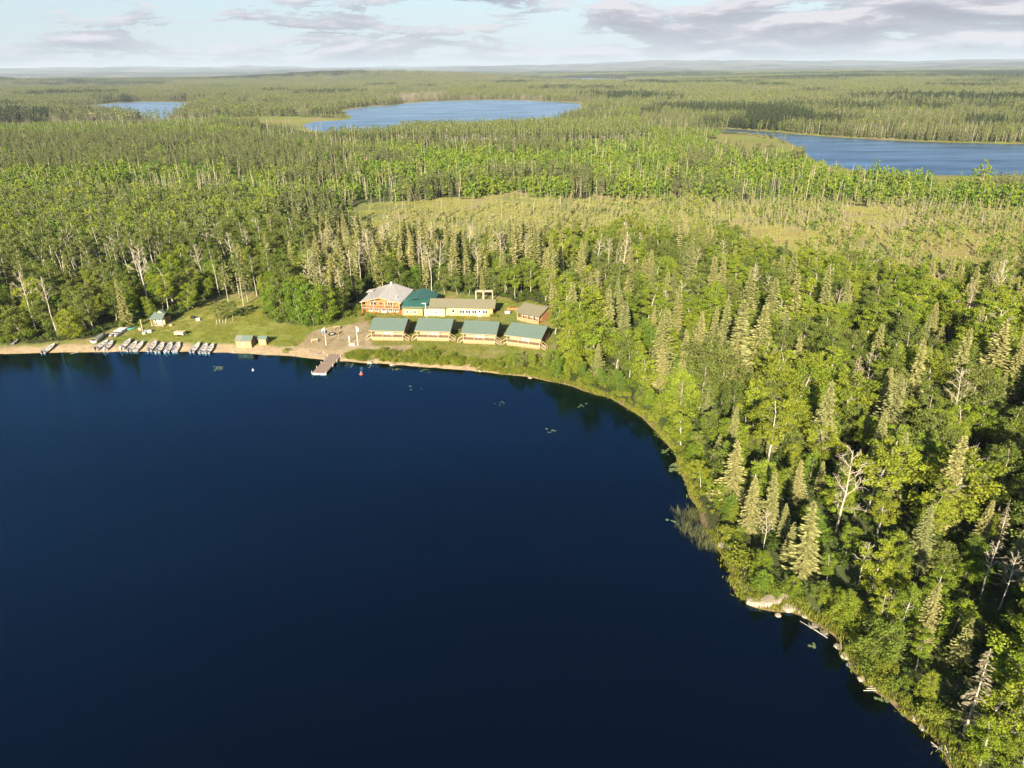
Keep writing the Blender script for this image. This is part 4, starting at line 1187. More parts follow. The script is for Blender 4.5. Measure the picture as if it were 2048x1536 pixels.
FOREST = {'spruce_tree': ('spruce_forest', 'mixed spruces filling the wood behind the nearer trees'), 'birch_tree': ('birch_forest', 'birches filling the wood behind the nearer trees'),
          'poplar_tree': ('poplar_forest', 'grey-green poplars filling the wood behind the nearer trees'), 'alder_tree': ('bushy_forest', 'low bushy trees filling the wood between taller ones'), 'bare_tree': ('bare_tree_forest', 'leafless trees scattered through the wood behind'),
          'dead_spruce': ('dead_spruce_forest', 'dead spruces scattered through the wood behind'), 'shrub': ('shrubbery', 'low green shrubs filling gaps in the wood')}
for k, (nm, lb) in FOREST.items():
    ids = np.nonzero((K == k) & ~solo)[0]
    meshes, at_ = [], {}
    for i in ids:
        t = TREES[i]
        if (t[0], t[1]) not in at_:
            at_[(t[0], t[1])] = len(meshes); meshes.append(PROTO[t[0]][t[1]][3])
    sc = np.array([(TREES[i][5] * TREES[i][8], TREES[i][5] * TREES[i][8], TREES[i][5]) for i in ids]).reshape(-1, 3)
    scatter(nm, meshes, TX[ids], [at_[(TREES[i][0], TREES[i][1])] for i in ids], [TREES[i][6] for i in ids], sc, lb, 'forest')

# ------------------------------------------------------------------ uncounted growth further out
def field(s, r0, r1, seed, amax=43):
    """jittered points over the sector of land in view"""
    X, Y = [], []
    w = r1 * math.sin(math.radians(amax)) + s
    x, y, r = cells(-w, w, r0 * 0.7, r1, s, seed)
    d = np.hypot(x, y); a = np.degrees(np.abs(np.arctan2(x, y)))
    k = (d >= r0) & (d < r1) & (a < amax)
    return x[k], y[k], r
def ground_at(x, y):
    dm = d_main(x, y); dl = d_lakes(x, y)
    z = height(x, y, dm, dl)
    px, py = proj(x, y, z)
    return z, px, py, dm, dl
BUCKET = {}
def put(kind, x, y, z, sc, r, tilt=0.0):
    n = len(x)
    if n == 0:
        return
    b = BUCKET.setdefault(kind, [[], [], [], [], []])
    b[0].append(np.column_stack([x, y, z - 0.05])); b[1].append(r.integers(0, len(MID[kind]), n)); b[2].append(r.uniform(0, 6.28, n)); b[3].append(sc)
    b[4].append(r.normal(0, tilt, (n, 2)))
x, y, r = field(3.9, NEAR_R, 620, 301)
z, px, py, dm, dl = ground_at(x, y)
jx, jy = px + (fbm(x / 30, y / 30, 111, 3) - .5) * 150, py + (fbm(x / 22, y / 22, 112, 3) - .5) * 24
bog = inside(Z_BOG, jx, jy); marsh = inside(Z_MARSH, jx, jy) | inside(Z_MARSH_LEFT, px, py); black = inside(Z_BLACK, jx, jy); row = inside(Z_ROW, px, py)
land = (dl > 3) & (dm > 3)
u = r.random(len(x)); u2 = r.random(len(x))
nb = fbm(x / 45, y / 45, 113, 3)
reg_ = land & ~bog & ~marsh & ~black & ~row
tall_left = reg_ & (px < 560) & (jy > 408)
spr = reg_ & ~tall_left & (((jy > 410) & (px > 520) & (px < 1300)) | ((nb > 0.66) & (jy > 300)))
asp = reg_ & ~tall_left & ~spr
nb2 = fbm(x / 60, y / 35, 117, 3)
belt = asp & (nb2 > .60)
k = belt & (u < .22); put('snag', x[k], y[k], z[k], 0.55 + 0.5 * u2[k], r, 0.06)
k = belt & (u > .22) & (u < .5); put('aspen', x[k], y[k], z[k], 0.45 + 0.4 * u2[k], r)
asp = asp & ~belt
k = asp & (u < 0.93 * (0.25 + 0.75 * sstep(.30, .46, nb)))
put('aspen', x[k], y[k], z[k], (0.55 + 0.75 * u2[k]) * (0.8 + 0.6 * nb[k]), r)
k = asp & (u > 0.93) & (u < 0.965); put('bogspruce', x[k], y[k], z[k], 1.2 + u2[k], r)
k = asp & (u > 0.965); put('snag', x[k], y[k], z[k], 0.6 + 0.55 * u2[k], r, 0.09)
k = spr & (u < 0.72); put('blackspruce', x[k], y[k], z[k], 0.75 + 0.55 * u2[k], r)
k = spr & (u > 0.72) & (u < 0.9); put('aspen', x[k], y[k], z[k], 0.7 + 0.6 * u2[k], r)
k = spr & (u > 0.9); put('snag', x[k], y[k], z[k], 0.5 + 0.5 * u2[k], r, 0.08)
k = tall_left & (u < 0.7); put('leafy', x[k], y[k], z[k], 0.6 + 0.4 * u2[k], r)
k = tall_left & (u > 0.7) & (u < .9); put('spruce', x[k], y[k], z[k], 0.5 + 0.35 * u2[k], r)
k = tall_left & (u > 0.9); put('row', x[k], y[k], z[k], 0.7 + 0.25 * u2[k], r)
# bog: thin small spruces and grey sticks, more to the east
x, y, r = field(3.0, 235, 470, 305)
z, px, py, dm, dl = ground_at(x, y)
bog = inside(Z_BOG, px, py) & (dl > 2)
org = inside(Z_BOG_ORANGE, px, py)
nb = fbm(x / 35, y / 35, 121, 3); u = r.random(len(x)); u2 = r.random(len(x))
dens = np.where(org, 0.10, 0.34) * (0.3 + 2.2 * sstep(0.35, 0.65, nb)) * np.where(px > 1300, 1.3, 1.0)
k = bog & (u < dens * 0.55); put('bogspruce', x[k], y[k], z[k], 0.55 + 0.75 * u2[k], r, 0.05)
k = bog & (u > dens * 0.55) & (u < dens); put('deadstick', x[k], y[k], z[k], 0.25 + 0.4 * u2[k], r, 0.07)
k = bog & ~org & (u > dens) & (u < dens + 0.025) ; put('snag', x[k], y[k], z[k], 0.4 + 0.35 * u2[k], r, 0.1)
k = bog & (nb > 0.54) & (u > 0.5) & (u < 0.66); put('shrub', x[k], y[k], z[k], 0.5 + 0.5 * u2[k], r)
k = bog & (px > 1240) & (nb > .50) & (u > .25) & (u < .40); put('aspen', x[k], y[k], z[k], 0.35 + 0.5 * u2[k], r)
k = bog & (px > 1480) & (py < 470) & (u > 0.78) & (nb > 0.42); put('deadstick', x[k], y[k], z[k], 0.45 + 0.45 * u2[k], r, 0.06)
x, y, r = field(1.5, 235, 470, 307)
z, px, py, dm, dl = ground_at(x, y)
k = inside(Z_BOG, px, py) & (dl > 1) & (fbm(x / 9, y / 9, 175, 3) > .46); put('boggrass', x[k], y[k], z[k], 0.7 + 0.7 * r.random(int(k.sum())), r)
# black spruce stand, tree row before the second lake, growth to 1.3 km
x, y, r = field(4.6, 470, 1300, 311)
z, px, py, dm, dl = ground_at(x, y)
jx, jy = px + (fbm(x / 50, y / 50, 131, 3) - .5) * 70, py + (fbm(x / 50, y / 50, 132, 3) - .5) * 9
black = inside(Z_BLACK, jx, jy); row = inside(Z_ROW, px, py); marsh = inside(Z_MARSH, px, py) | inside(Z_MARSH_LEFT, px, py)
land = (dl > 7) & ~marsh
u = r.random(len(x)); u2 = r.random(len(x)); nb = fbm(x / 90, y / 90, 133, 3)
k = land & black & (u > .70) & (u < .88); put('aspen', x[k], y[k], z[k], 0.7 + 0.7 * u2[k], r)
k = land & black & (u < 0.70) & (nb > .36); put('blackspruce', x[k], y[k], z[k], 0.75 + 0.45 * u2[k], r)
k = land & black & (u > 0.88); put('snag', x[k], y[k], z[k], 0.55 + 0.35 * u2[k], r, .05)
k = land & row & (u < 0.62); put('row', x[k], y[k], z[k], 0.85 + 0.25 * u2[k], r)
k = land & row & (u > 0.62) & (u < .85); put('spruce', x[k], y[k], z[k], 0.7 + 0.3 * u2[k], r)
k = land & row & (u > 0.85); put('snag', x[k], y[k], z[k], 0.8 + 0.3 * u2[k], r, .05)
far_east = (px > 1280) & (py < np.interp(px, [1280, 1500, 1750, 2050], [262, 262, 282, 292]))
rest = land & ~black & ~row & (np.hypot(x, y) > 620)
lowg = rest & ~far_east & (py > 222)
shy = np.where(((px < 430) & (py < 262)) | ((px > 520) & (px < 840) & (py < 292)), 0.5, 1.0)
k = lowg & (u < 0.70) & (nb < .62); put('aspen', x[k], y[k], z[k], (0.6 + 0.7 * u2[k]) * sstep(-60, 120, dl[k]) * shy[k], r)
k = lowg & ((u > 0.84) & (u < .93) | ((nb > .62) & (u < .8))); put('blackspruce', x[k], y[k], z[k], (0.7 + 0.5 * u2[k]) * shy[k], r)
k = lowg & (u > 0.95); put('snag', x[k], y[k], z[k], 0.6 + 0.5 * u2[k], r, .07)
k = lowg & (u > .84) & (u < .86) & (shy > .8); put('row', x[k], y[k], z[k], 0.6 + .3 * u2[k], r)
hi = rest & (far_east | (py <= 222))
clump = hi & inside([(1490, 250), (1500, 236), (1590, 238), (1625, 246), (1615, 258), (1540, 254)], px, py)
put('darkstand', x[clump], y[clump], z[clump], 0.95 + 0.35 * u2[clump], r)
hi = hi & ~clump
k = hi & (nb > .64) & (u < .8); put('darkstand', x[k], y[k], z[k], 0.8 + 0.4 * u2[k], r)
hi = hi & ~((nb > .64) & (u < .8))
k = hi & (nb < .40) & (u < .35); put('snag', x[k], y[k], z[k], 0.6 + 0.5 * u2[k], r, .05)
hi = hi & ~((nb < .40) & (u < .35))
k = hi & (u < 0.50); put('spruce', x[k], y[k], z[k], 0.55 + 0.4 * u2[k], r)
k = hi & (u > 0.50) & (u < .72); put('blackspruce', x[k], y[k], z[k], 0.9 + 0.45 * u2[k], r)
k = hi & (u > 0.72) & (u < (.80 + .14 * (nb > .5))); put('leafy', x[k], y[k], z[k], 0.6 + 0.35 * u2[k], r)
k = hi & (u > 0.955); put('snag', x[k], y[k], z[k], 0.7 + 0.5 * u2[k], r, .05)
# patches of forest beyond
x, y, r = field(16.5, 1300, 3600, 321, 41)
z, px, py, dm, dl = ground_at(x, y)
k = (dl > 16); nb = fbm(x / 260, y / 260, 141, 3)
x, y, z, nb = x[k], y[k], z[k], nb[k]
b = BUCKET.setdefault('patch', [[], [], [], [], []])
pk = np.clip(np.floor((nb - .5) * 16 + 4 + r.normal(0, .7, len(x))), 0, 7)
b[0].append(np.column_stack([x, y, z - .3])); b[1].append(pk.astype(int)); b[2].append(r.uniform(0, 6.28, len(x))); b[3].append(0.8 + .35 * r.random(len(x))); b[4].append(np.zeros((len(x), 2)))
x, y, r = field(52, 3600, 9000, 323, 40)
z, px, py, dm, dl = ground_at(x, y)
k = (dl > 45)
nb = fbm(x / 1500, y / 700, 145, 4)
b = BUCKET.setdefault('bigpatch', [[], [], [], [], []])
pk = np.clip(np.floor((nb - .5) * 16 + 2.8 + r.normal(0, .6, len(x))), 0, 5)
b[0].append(np.column_stack([x, y, z - .5])[k]); b[1].append(pk[k].astype(int)); b[2].append(r.uniform(0, 6.28, int(k.sum()))); b[3].append(0.85 + .35 * r.random(int(k.sum()))); b[4].append(np.zeros((int(k.sum()), 2)))
# undergrowth below the near trees
x, y, r = cells(-260, 300, 8, 330, 2.1, 329)
z, px, py, dm, dl = ground_at(x, y)
k = (dm > 2.2) & (np.abs(np.degrees(np.arctan2(x, y))) < 58) & (np.hypot(x, y) < NEAR_R) & ~inside(Z_CLEAR, px, py) & ~inside(Z_BOG, px, py) & (dl > 4)
put('undergrowth', x[k], y[k], z[k], 0.35 + 0.75 * r.random(int(k.sum())), r)
# shore grass, reeds in the shallows
x, y, r = cells(-8, 70, 20, 185, 0.62, 331)
z, px, py, dm, dl = ground_at(x, y)
k = (dm > 0.25) & (dm < 0.9 + 2.2 * (fbm(x / 6, y / 6, 151, 3) - .4)) & (px < 2200)
put('shoregrass', x[k], y[k], z[k], 0.5 + 0.6 * r.random(int(k.sum())), r)
x, y, r = cells(-60, 8, 165, 190, 0.75, 333)
z, px, py, dm, dl = ground_at(x, y)
k = (dm > 1.0) & (dm < 5.5) & (fbm(x / 5, y / 5, 153, 3) > np.where(px > 690, .38, .55)) & ((px > 560) & ((px < 640) | (px > 695)))
put('shoregrass', x[k], y[k], z[k], 0.4 + 0.6 * r.random(int(k.sum())), r)
x, y, r = cells(10, 40, 55, 100, 0.5, 335)
z, px, py, dm, dl = ground_at(x, y)
x2, y2, r2 = cells(-110, 12, 170, 215, 0.62, 337)
z2, px2, py2, dm2, dl2 = ground_at(x2, y2)
k2 = inside(Z_CLEAR, px2, py2) & (dm2 > 5) & ~inside(Z_DIRT, px2, py2) & (fbm(x2 / 4, y2 / 4, 177, 3) > .40)
put('lawngrass', x2[k2], y2[k2], z2[k2] + .03, 0.5 + 0.8 * r2.random(int(k2.sum())), r2)
bed = [(1300, 965), (1350, 935), (1382, 985), (1408, 1040), (1436, 1105), (1408, 1106), (1360, 1066), (1322, 1020)]
k = (dm < 0.3) & inside(bed, px + 20 * (fbm(x / 3, y / 3, 155, 2) - .5), py) & (fbm(x / 2.5, y / 2.5, 157, 2) > .38)
put('reed', x[k], y[k], np.zeros(int(k.sum())) - 0.1, 0.55 + 0.5 * r.random(int(k.sum())), r)
NAMES = {'lawngrass': ('lawn_grass', 'short grass tufts over the camp clearing', 'grass'), 'darkstand': ('dark_spruce_forest', 'dark stands of spruce on the far shores', 'forest'), 'undergrowth': ('undergrowth', 'low green undergrowth covering the floor of the wood', 'undergrowth'), 'aspen': ('young_aspen_forest', 'bright green young aspens covering the flat land behind the bog', 'forest'), 'bogspruce': ('stunted_spruce_growth', 'thin stunted spruces dotted over the bog', 'growth'),
         'snag': ('snag_growth', 'bare grey dead poles standing among the young aspens', 'dead trees'), 'blackspruce': ('black_spruce_forest', 'dark olive stand of slim black spruces before the far lakes', 'forest'),
         'leafy': ('leafy_forest', 'taller leafy wood at the back of the beach side forest', 'forest'), 'spruce': ('far_spruce_forest', 'olive spruce wood around the far lakes', 'forest'),
         'row': ('lakeside_tree_belt', 'belt of pale stemmed trees before the middle lake', 'forest'), 'deadstick': ('dead_stick_growth', 'grey dead saplings standing in the bog', 'growth'),
         'shrub': ('bog_shrubbery', 'bright low bushes in the bog', 'bushes'), 'boggrass': ('bog_grass', 'tan sedge covering the open bog', 'grass'), 'patch': ('distant_forest', 'distant mixed forest beyond the far lakes', 'forest'),
         'bigpatch': ('horizon_forest', 'hazy forest stretching towards the horizon', 'forest'), 'shoregrass': ('shore_grass', 'yellow-green grass fringing the curved bank', 'grass'), 'reed': ('reed_bed', 'thin reeds standing in the shallows off the bank', 'reeds')}
for k, b in BUCKET.items():
    nm, lb, cat = NAMES[k]
    scatter(nm, MID[k], np.concatenate(b[0]), np.concatenate(b[1]), np.concatenate(b[2]), np.concatenate(b[3]), lb, cat, np.concatenate(b[4]))
# ------------------------------------------------------------------ buildings
def hexa(name, pts, mat, parent=None, **kw):
    """a solid from eight corners: four below (counter-clockwise), four above"""
    q = [(0, 3, 2, 1), (4, 5, 6, 7), (0, 1, 5, 4), (1, 2, 6, 5), (2, 3, 7, 6), (3, 0, 4, 7)]
    me = mesh_np(name, np.array(pts, float), q, [MAT[mat]])
    return link(name, me, parent, **kw)
def box(name, mat, parent, x0, x1, y0, y1, z0, z1, **kw):
    return hexa(name, [(x0, y0, z0), (x1, y0, z0), (x1, y1, z0), (x0, y1, z0), (x0, y0, z1), (x1, y0, z1), (x1, y1, z1), (x0, y1, z1)], mat, parent, **kw)
def slab(name, mat, parent, a, b, c, d, th=0.12, **kw):
    """a sloping sheet through four corners (counter-clockwise from above), th thick"""
    P = [np.array(v, float) for v in (a, b, c, d)]
    n = unit(np.cross(P[1] - P[0], P[3] - P[0]))
    return hexa(name, [p - n * th for p in P] + P, mat, parent, **kw)
def beam(name, mat, parent, p, q, w=0.1, **kw):
    """square timber from p to q"""
    s = Shape(); s.tube([p, q], w * 0.7, 4)
    me = s.mesh(name, [MAT[mat]])
    return link(name, me, parent, **kw)
def pole(name, mat, parent, p, q, r0, r1=None, sides=8, **kw):
    s = Shape(); r1 = r0 if r1 is None else r1
    s.tube([p, (np.array(p) + np.array(q)) / 2, q], [r0, (r0 + r1) / 2, r1], sides)
    c = Shape()
    return link(name, s.mesh(name, [MAT[mat]], True), parent, **kw)
def prism(name, mat, parent, poly, axis, a, b, **kw):
    """polygon extruded along x ('x': poly is y,z) or along y ('y': poly is x,z)"""
    n = len(poly)
    mk = (lambda t, p: (t, p[0], p[1])) if axis == 'x' else (lambda t, p: (p[0], t, p[1]))
    v = [mk(a, p) for p in poly] + [mk(b, p) for p in poly]
    faces = [tuple(range(n))[::-1], tuple(range(n, 2 * n))] + [(i, (i + 1) % n, n + (i + 1) % n, n + i) for i in range(n)]
    me = bpy.data.meshes.new(name)
    me.from_pydata(v, [], faces)
    me.polygons.foreach_set('use_smooth', np.zeros(len(faces), bool))
    me.materials.append(MAT[mat])
    import bmesh
    bm = bmesh.new(); bm.from_mesh(me); bmesh.ops.recalc_face_normals(bm, faces=bm.faces); bm.to_mesh(me); bm.free()
    return link(name, me, parent, **kw)
def window(parent, x, z, w, h, y, panes=2, frame='white'):
    f = box('window', frame, parent, x, x + w, y - 0.07, y - 0.002, z, z + h)
    pw = (w - 0.12 * (panes + 1)) / panes
    for i in range(panes):
        box('pane', 'glass', f, x + 0.12 + i * (pw + 0.12), x + 0.12 + i * (pw + 0.12) + pw, y - 0.09, y - 0.05, z + 0.13, z + h - 0.13)
    return f
def door(parent, x, z, w, h, y, mat='white'):
    d = box('door', mat, parent, x, x + w, y - 0.08, y - 0.003, z, z + h)
    box('handle', 'galv', d, x + w - 0.18, x + w - 0.10, y - 0.13, y - 0.07, z + h * 0.45, z + h * 0.5)
    box('pane', 'glass', d, x + 0.22, x + w - 0.22, y - 0.095, y - 0.06, z + h * 0.55, z + h * 0.88)
    return d
def root_at(name, x, y, rz, label, cat, group=None, dz=0.0, z=None):
    zz = float(height(x, y)) if z is None else z
    return link(name, None, label=label, cat=cat, group=group, loc=(x, y, zz + dz), rz=rz)

# four guest cabins along the bank
def cabin(x, y, rz, label, w=8.9, right_stairs=True, plants=0):
    r = root_at('cabin', x, y, rz, label, 'cabin', 'green roofed guest cabins along the bank', dz=-0.05)
    dk, fr, bk = 0.95, 2.1, 8.3                     # deck level, wall front, wall back
    eave, ridge, ry = 3.15, 4.75, 5.0
    box('deck_skirt', 'wood_tan', r, 0.05, w - 0.05, 0.08, 0.2, -0.5, dk - 0.14)
    d = box('deck', 'deck', r, 0, w, 0, fr - 0.01, dk - 0.14, dk)
    box('foundation', 'wood_dark', r, 0.2, w - 0.2, fr + 0.1, bk - 0.1, -0.6, dk - 0.02)
    box('front_wall', 'wall_cabin', r, 0.12, w - 0.12, fr, fr + 0.15, dk, eave + 0.45)
    box('back_wall', 'wood_dark', r, 0.12, w - 0.12, bk - 0.15, bk, dk - 0.02, eave - 0.1)
    gz = [(fr + 0.16, dk), (bk - 0.16, dk), (bk - 0.16, eave - 0.12), (ry, ridge - 0.16), (fr + 0.16, eave + 0.42)]
    prism('gable_wall', 'wood_dark', r, gz, 'x', 0.12, 0.28)
    prism('gable_wall', 'wood_dark', r, gz, 'x', w - 0.28, w - 0.12)
    # roof slopes
    rf = slab('roof', 'roof_green', r, (-0.45, -0.35, eave - 0.15), (w + 0.45, -0.35, eave - 0.15), (w + 0.45, ry, ridge), (-0.45, ry, ridge), 0.1)
    slab('back_slope', 'roof_green', rf, (-0.45, ry + 0.004, ridge), (w + 0.45, ry + 0.004, ridge), (w + 0.45, bk + 0.6, eave - 0.25), (-0.45, bk + 0.6, eave - 0.25), 0.1)
    box('ridge_cap', 'roof_green', rf, -0.45, w + 0.45, ry - 0.16, ry + 0.16, ridge - 0.02, ridge + 0.05)
    box('fascia', 'rail_tan', rf, -0.45, w + 0.45, -0.38, -0.33, eave - 0.34, eave - 0.17)
    nseam = 15
    for i in range(nseam + 1):
        sx = -0.43 + (w + 0.86) * i / nseam
        slab('roof_seam', 'roof_green', rf, (sx - 0.025, -0.34, eave - 0.11), (sx + 0.025, -0.34, eave - 0.11), (sx + 0.025, ry - 0.02, ridge + 0.035), (sx - 0.025, ry - 0.02, ridge + 0.035), 0.05)
    # porch
    for sx in (0.12, w * 0.36, w * 0.66, w - 0.12):
        box('post', 'rail_tan', r, sx - 0.07, sx + 0.07, 0.06, 0.20, dk, eave - 0.2)
    for zz, nm in ((dk + 0.95, 'top_rail'), (dk + 0.12, 'bottom_rail')):
        box(nm, 'rail_tan', r, 0, w, 0.02, 0.14, zz - 0.06, zz + 0.06)
    box('deck_edge', 'rail_tan', r, -0.02, w + 0.02, -0.06, 0.0, dk - 0.2, dk + 0.02)
    for i in range(26):
        bx_ = 0.25 + (w - 0.5) * i / 25
        box('baluster', 'wood_dark', r, bx_ - 0.035, bx_ + 0.035, 0.05, 0.10, dk + 0.15, dk + 0.92)
    for zz in (dk + 0.95,):
        box('side_rail', 'rail_tan', r, 0.0, 0.1, 0.14, fr, zz - 0.05, zz + 0.05)
        box('side_rail', 'rail_tan', r, w - 0.1, w, 0.14, fr, zz - 0.05, zz + 0.05)
    # stairs going down sideways at both ends
    for sg, x0 in ((-1, 0.0), (1, w)):
        st = box('stairs', 'deck_pale', r, min(x0, x0 + sg * 0.35), max(x0, x0 + sg * 0.35), 0.15, 1.35, dk - 0.34, dk - 0.24)
        for k in range(1, 4):
            a, b = x0 + sg * 0.35 * k, x0 + sg * 0.35 * (k + 1)
            box('step', 'deck_pale', st, min(a, b), max(a, b), 0.15, 1.35, dk - 0.34 - 0.22 * k, dk - 0.26 - 0.22 * k)
        for yy in (0.10, 1.40):
            beam('stringer', 'rail_tan', st, (x0, yy, dk - 0.1), (x0 + sg * 1.5, yy, 0.0), 0.13)
            beam('handrail', 'rail_tan', st, (x0, yy, dk + 0.95), (x0 + sg * 1.5, yy, 0.95), 0.10)
            box('newel_post', 'rail_tan', st, x0 + sg * 1.5 - 0.06, x0 + sg * 1.5 + 0.06, yy - 0.06, yy + 0.06, -0.3, 1.0)
    door(r, w * 0.36, dk, 1.0, 2.05, fr)
    door(r, w * 0.52, dk, 1.0, 2.05, fr)
    window(r, w * 0.08, dk + 0.85, 1.7, 1.15, fr, 2)
    window(r, w * 0.73, dk + 0.85, 1.7, 1.15, fr, 2)
    return r
def row_cabin(pl, pr, label):
    a, b = G(pl[0], pl[1], 1.2), G(pr[0], pr[1], 1.2)
    d = b - a
    cabin(a[0], a[1], math.atan2(d[1], d[0]), label, w=float(np.hypot(*d)))
row_cabin((743, 681), (807, 682.5), 'green roofed cabin beside the flagpole and the dirt yard')
row_cabin((834, 682), (899, 684), 'green roofed cabin between the flagpole cabin and the one below the white door')
row_cabin((926, 687.5), (990.5, 690.5), 'green roofed cabin just below the right end of the long yellow building')
row_cabin((1013, 691.5), (1080, 700), 'green roofed cabin at the tree end of the row, below the brown gabled cabin')

# lodge: two storeys, orange logs, grey shakes, balcony across the front
MAT['wood_orange_dull'] = simple('dull_orange_brown_boards', (0.33, 0.165, 0.07), 0.75, 0.2, 2.0, 0.3, 0, (0.5, 0.6, 7))
def lodge():
    rz = math.radians(-8)
    r = root_at('lodge', -43.8, 203.6, rz, 'two-storey orange log lodge with grey shake roof and front balcony', 'lodge', dz=-0.1)
    w, dp, h1, h2 = 11.2, 12.2, 1.9, 3.75
    box('ground_floor_wall', 'wood_red', r, 0.3, w - 0.3, 0.0, 0.2, -0.6, h1 - 0.06)
    box('lower_panel', 'wood_orange', r, 1.0, w - 1.0, -0.05, -0.004, 0.1, h1 - 0.35)
    box('upper_wall', 'wood_orange', r, 0.3, w - 0.3, 0.0, 0.2, h1 + 0.002, h2 + 0.1)
    box('side_wall', 'wood_dark', r, w - 0.5, w - 0.3, 0.21, dp, -0.6, h2 - 0.25)
    box('side_wall', 'wood_dark', r, 0.3, 0.5, 0.21, dp, -0.6, h2 - 0.25)
    box('back_wall', 'wood_dark', r, 0.51, w - 0.51, dp - 0.2, dp, -0.6, h2 - 0.25)
    c = w / 2 - 0.3
    prism('gable_panel', 'wood_orange', r, [(0.5, h2 + 0.105), (w - 0.5, h2 + 0.105), (c, h2 + 1.05)], 'y', 0.0, 0.2)
    # roof: ridge runs front to back
    ap, ev = h2 + 1.45, h2 - 0.1
    f0, b0 = -1.5, dp + 0.7
    rf = slab('roof', 'roof_grey', r, (c, f0, ap), (c + 0.001, b0, ap + 0.5), (-0.9, b0, ev), (-0.9, f0, ev), 0.16)
    slab('roof_slope', 'roof_grey', rf, (w + 0.5, f0, ev), (w + 0.5, b0, ev), (c + 0.01, b0, ap + 0.5), (c + 0.01, f0, ap), 0.16)
    beam('barge_board', 'rail_tan', rf, (-0.9, f0 - 0.05, ev - 0.1), (c, f0 - 0.05, ap - 0.1), 0.2)
    beam('barge_board', 'rail_tan', rf, (w + 0.5, f0 - 0.05, ev - 0.1), (c, f0 - 0.05, ap - 0.1), 0.2)
    # shake courses
    for k in range(1, 15):
        t = k / 15
        for s, x_e in ((0, -0.9), (1, w + 0.5)):
            xa = x_e + (c - x_e) * t
            za, zb = ev + (ap - ev) * t, ev + (ap + 0.5 - ev) * t
            beam('shake_course', 'roof_grey', rf, (xa, f0 + 0.02, za - 0.01), (xa, b0 - 0.02, zb - 0.01), 0.05)
    ch = box('chimney', 'white', rf, c - 0.25, c + 0.25, b0 - 2.2, b0 - 1.7, ap + 0.2, ap + 1.3)
    box('chimney_cap', 'galv', ch, c - 0.32, c + 0.32, b0 - 2.27, b0 - 1.63, ap + 1.301, ap + 1.4)
    pole('vent_pipe', 'white', rf, (w - 1.6, 1.5, ev + 0.3), (w - 1.6, 1.5, ev + 1.3), 0.12)
    # balcony
    b = box('balcony', 'deck', r, -0.4, w + 0.1, -1.6, -0.01, h1 - 0.16, h1)
    for zz in (h1 + 0.15, h1 + 0.95):
        box('rail', 'rail_tan', b, -0.4, w + 0.1, -1.6, -1.48, zz - 0.06, zz + 0.06)
        box('rail', 'rail_tan', b, -0.4, -0.28, -1.47, -0.02, zz - 0.06, zz + 0.06)
    for i in range(30):
        xx = -0.3 + (w + 0.3) * i / 29
        box('baluster', 'wood_orange_dull', b, xx - 0.05, xx + 0.05, -1.57, -1.51, h1 + 0.02, h1 + 0.9)
    for xx in (-0.3, w * 0.3, w * 0.6, w * 0.82, w):
        box('post', 'rail_tan', b, xx - 0.09, xx + 0.09, -1.6, -1.42, h1 + 0.001, h2 - 0.05 if abs(xx - c) > 3 else h2 + 0.5)
        box('support_post', 'wood_red', b, xx - 0.1, xx + 0.1, -1.5, -1.3, -0.6, h1 - 0.17)
    box('tie_beam', 'rail_tan', r, -0.5, w + 0.2, -1.46, -1.3, h2 + 0.0, h2 + 0.16)
    # windows
    for xx in (1.3, 3.1, 7.4, 9.1):
        window(r, xx, 0.5, 1.2, 1.0, -0.055, 2)
    door(r, 5.2, -0.25, 1.5, 1.85, -0.055)
    window(r, 1.9, h1 + 0.45, 1.7, 1.4, 0.0, 2)
    window(r, 7.2, h1 + 0.35, 1.5, 1.5, 0.0, 2)
    door(r, 4.6, h1 + 0.01, 1.0, 1.65, 0.0, 'wood_red')
    for yy in (2.2, 4.6, 7.0, 9.2):
        f = box('window', 'white', r, w - 0.299, w - 0.24, yy, yy + 1.2, 2.0, 3.1)
        box('pane', 'glass', f, w - 0.26, w - 0.22, yy + 0.15, yy + 1.05, 2.15, 2.95)
    # low deck and side porch
    box('low_deck', 'deck', r, -0.3, w * 0.9, -2.6, -1.62, -0.35, -0.1)
    p = box('side_porch', 'white', r, -1.6, -0.1, 8.2, 10.6, -0.5, h2 - 0.5)
    slab('porch_roof', 'roof_grey', p, (-2.0, 7.8, h2 + 0.15), (0.2, 7.8, h2 + 0.5), (0.2, 11.0, h2 + 0.5), (-2.0, 11.0, h2 + 0.15), 0.14)
    box('red_shed', 'wood_red', r, w + 0.0, w + 1.3, -1.2, 0.8, -0.5, 1.5)
lodge()

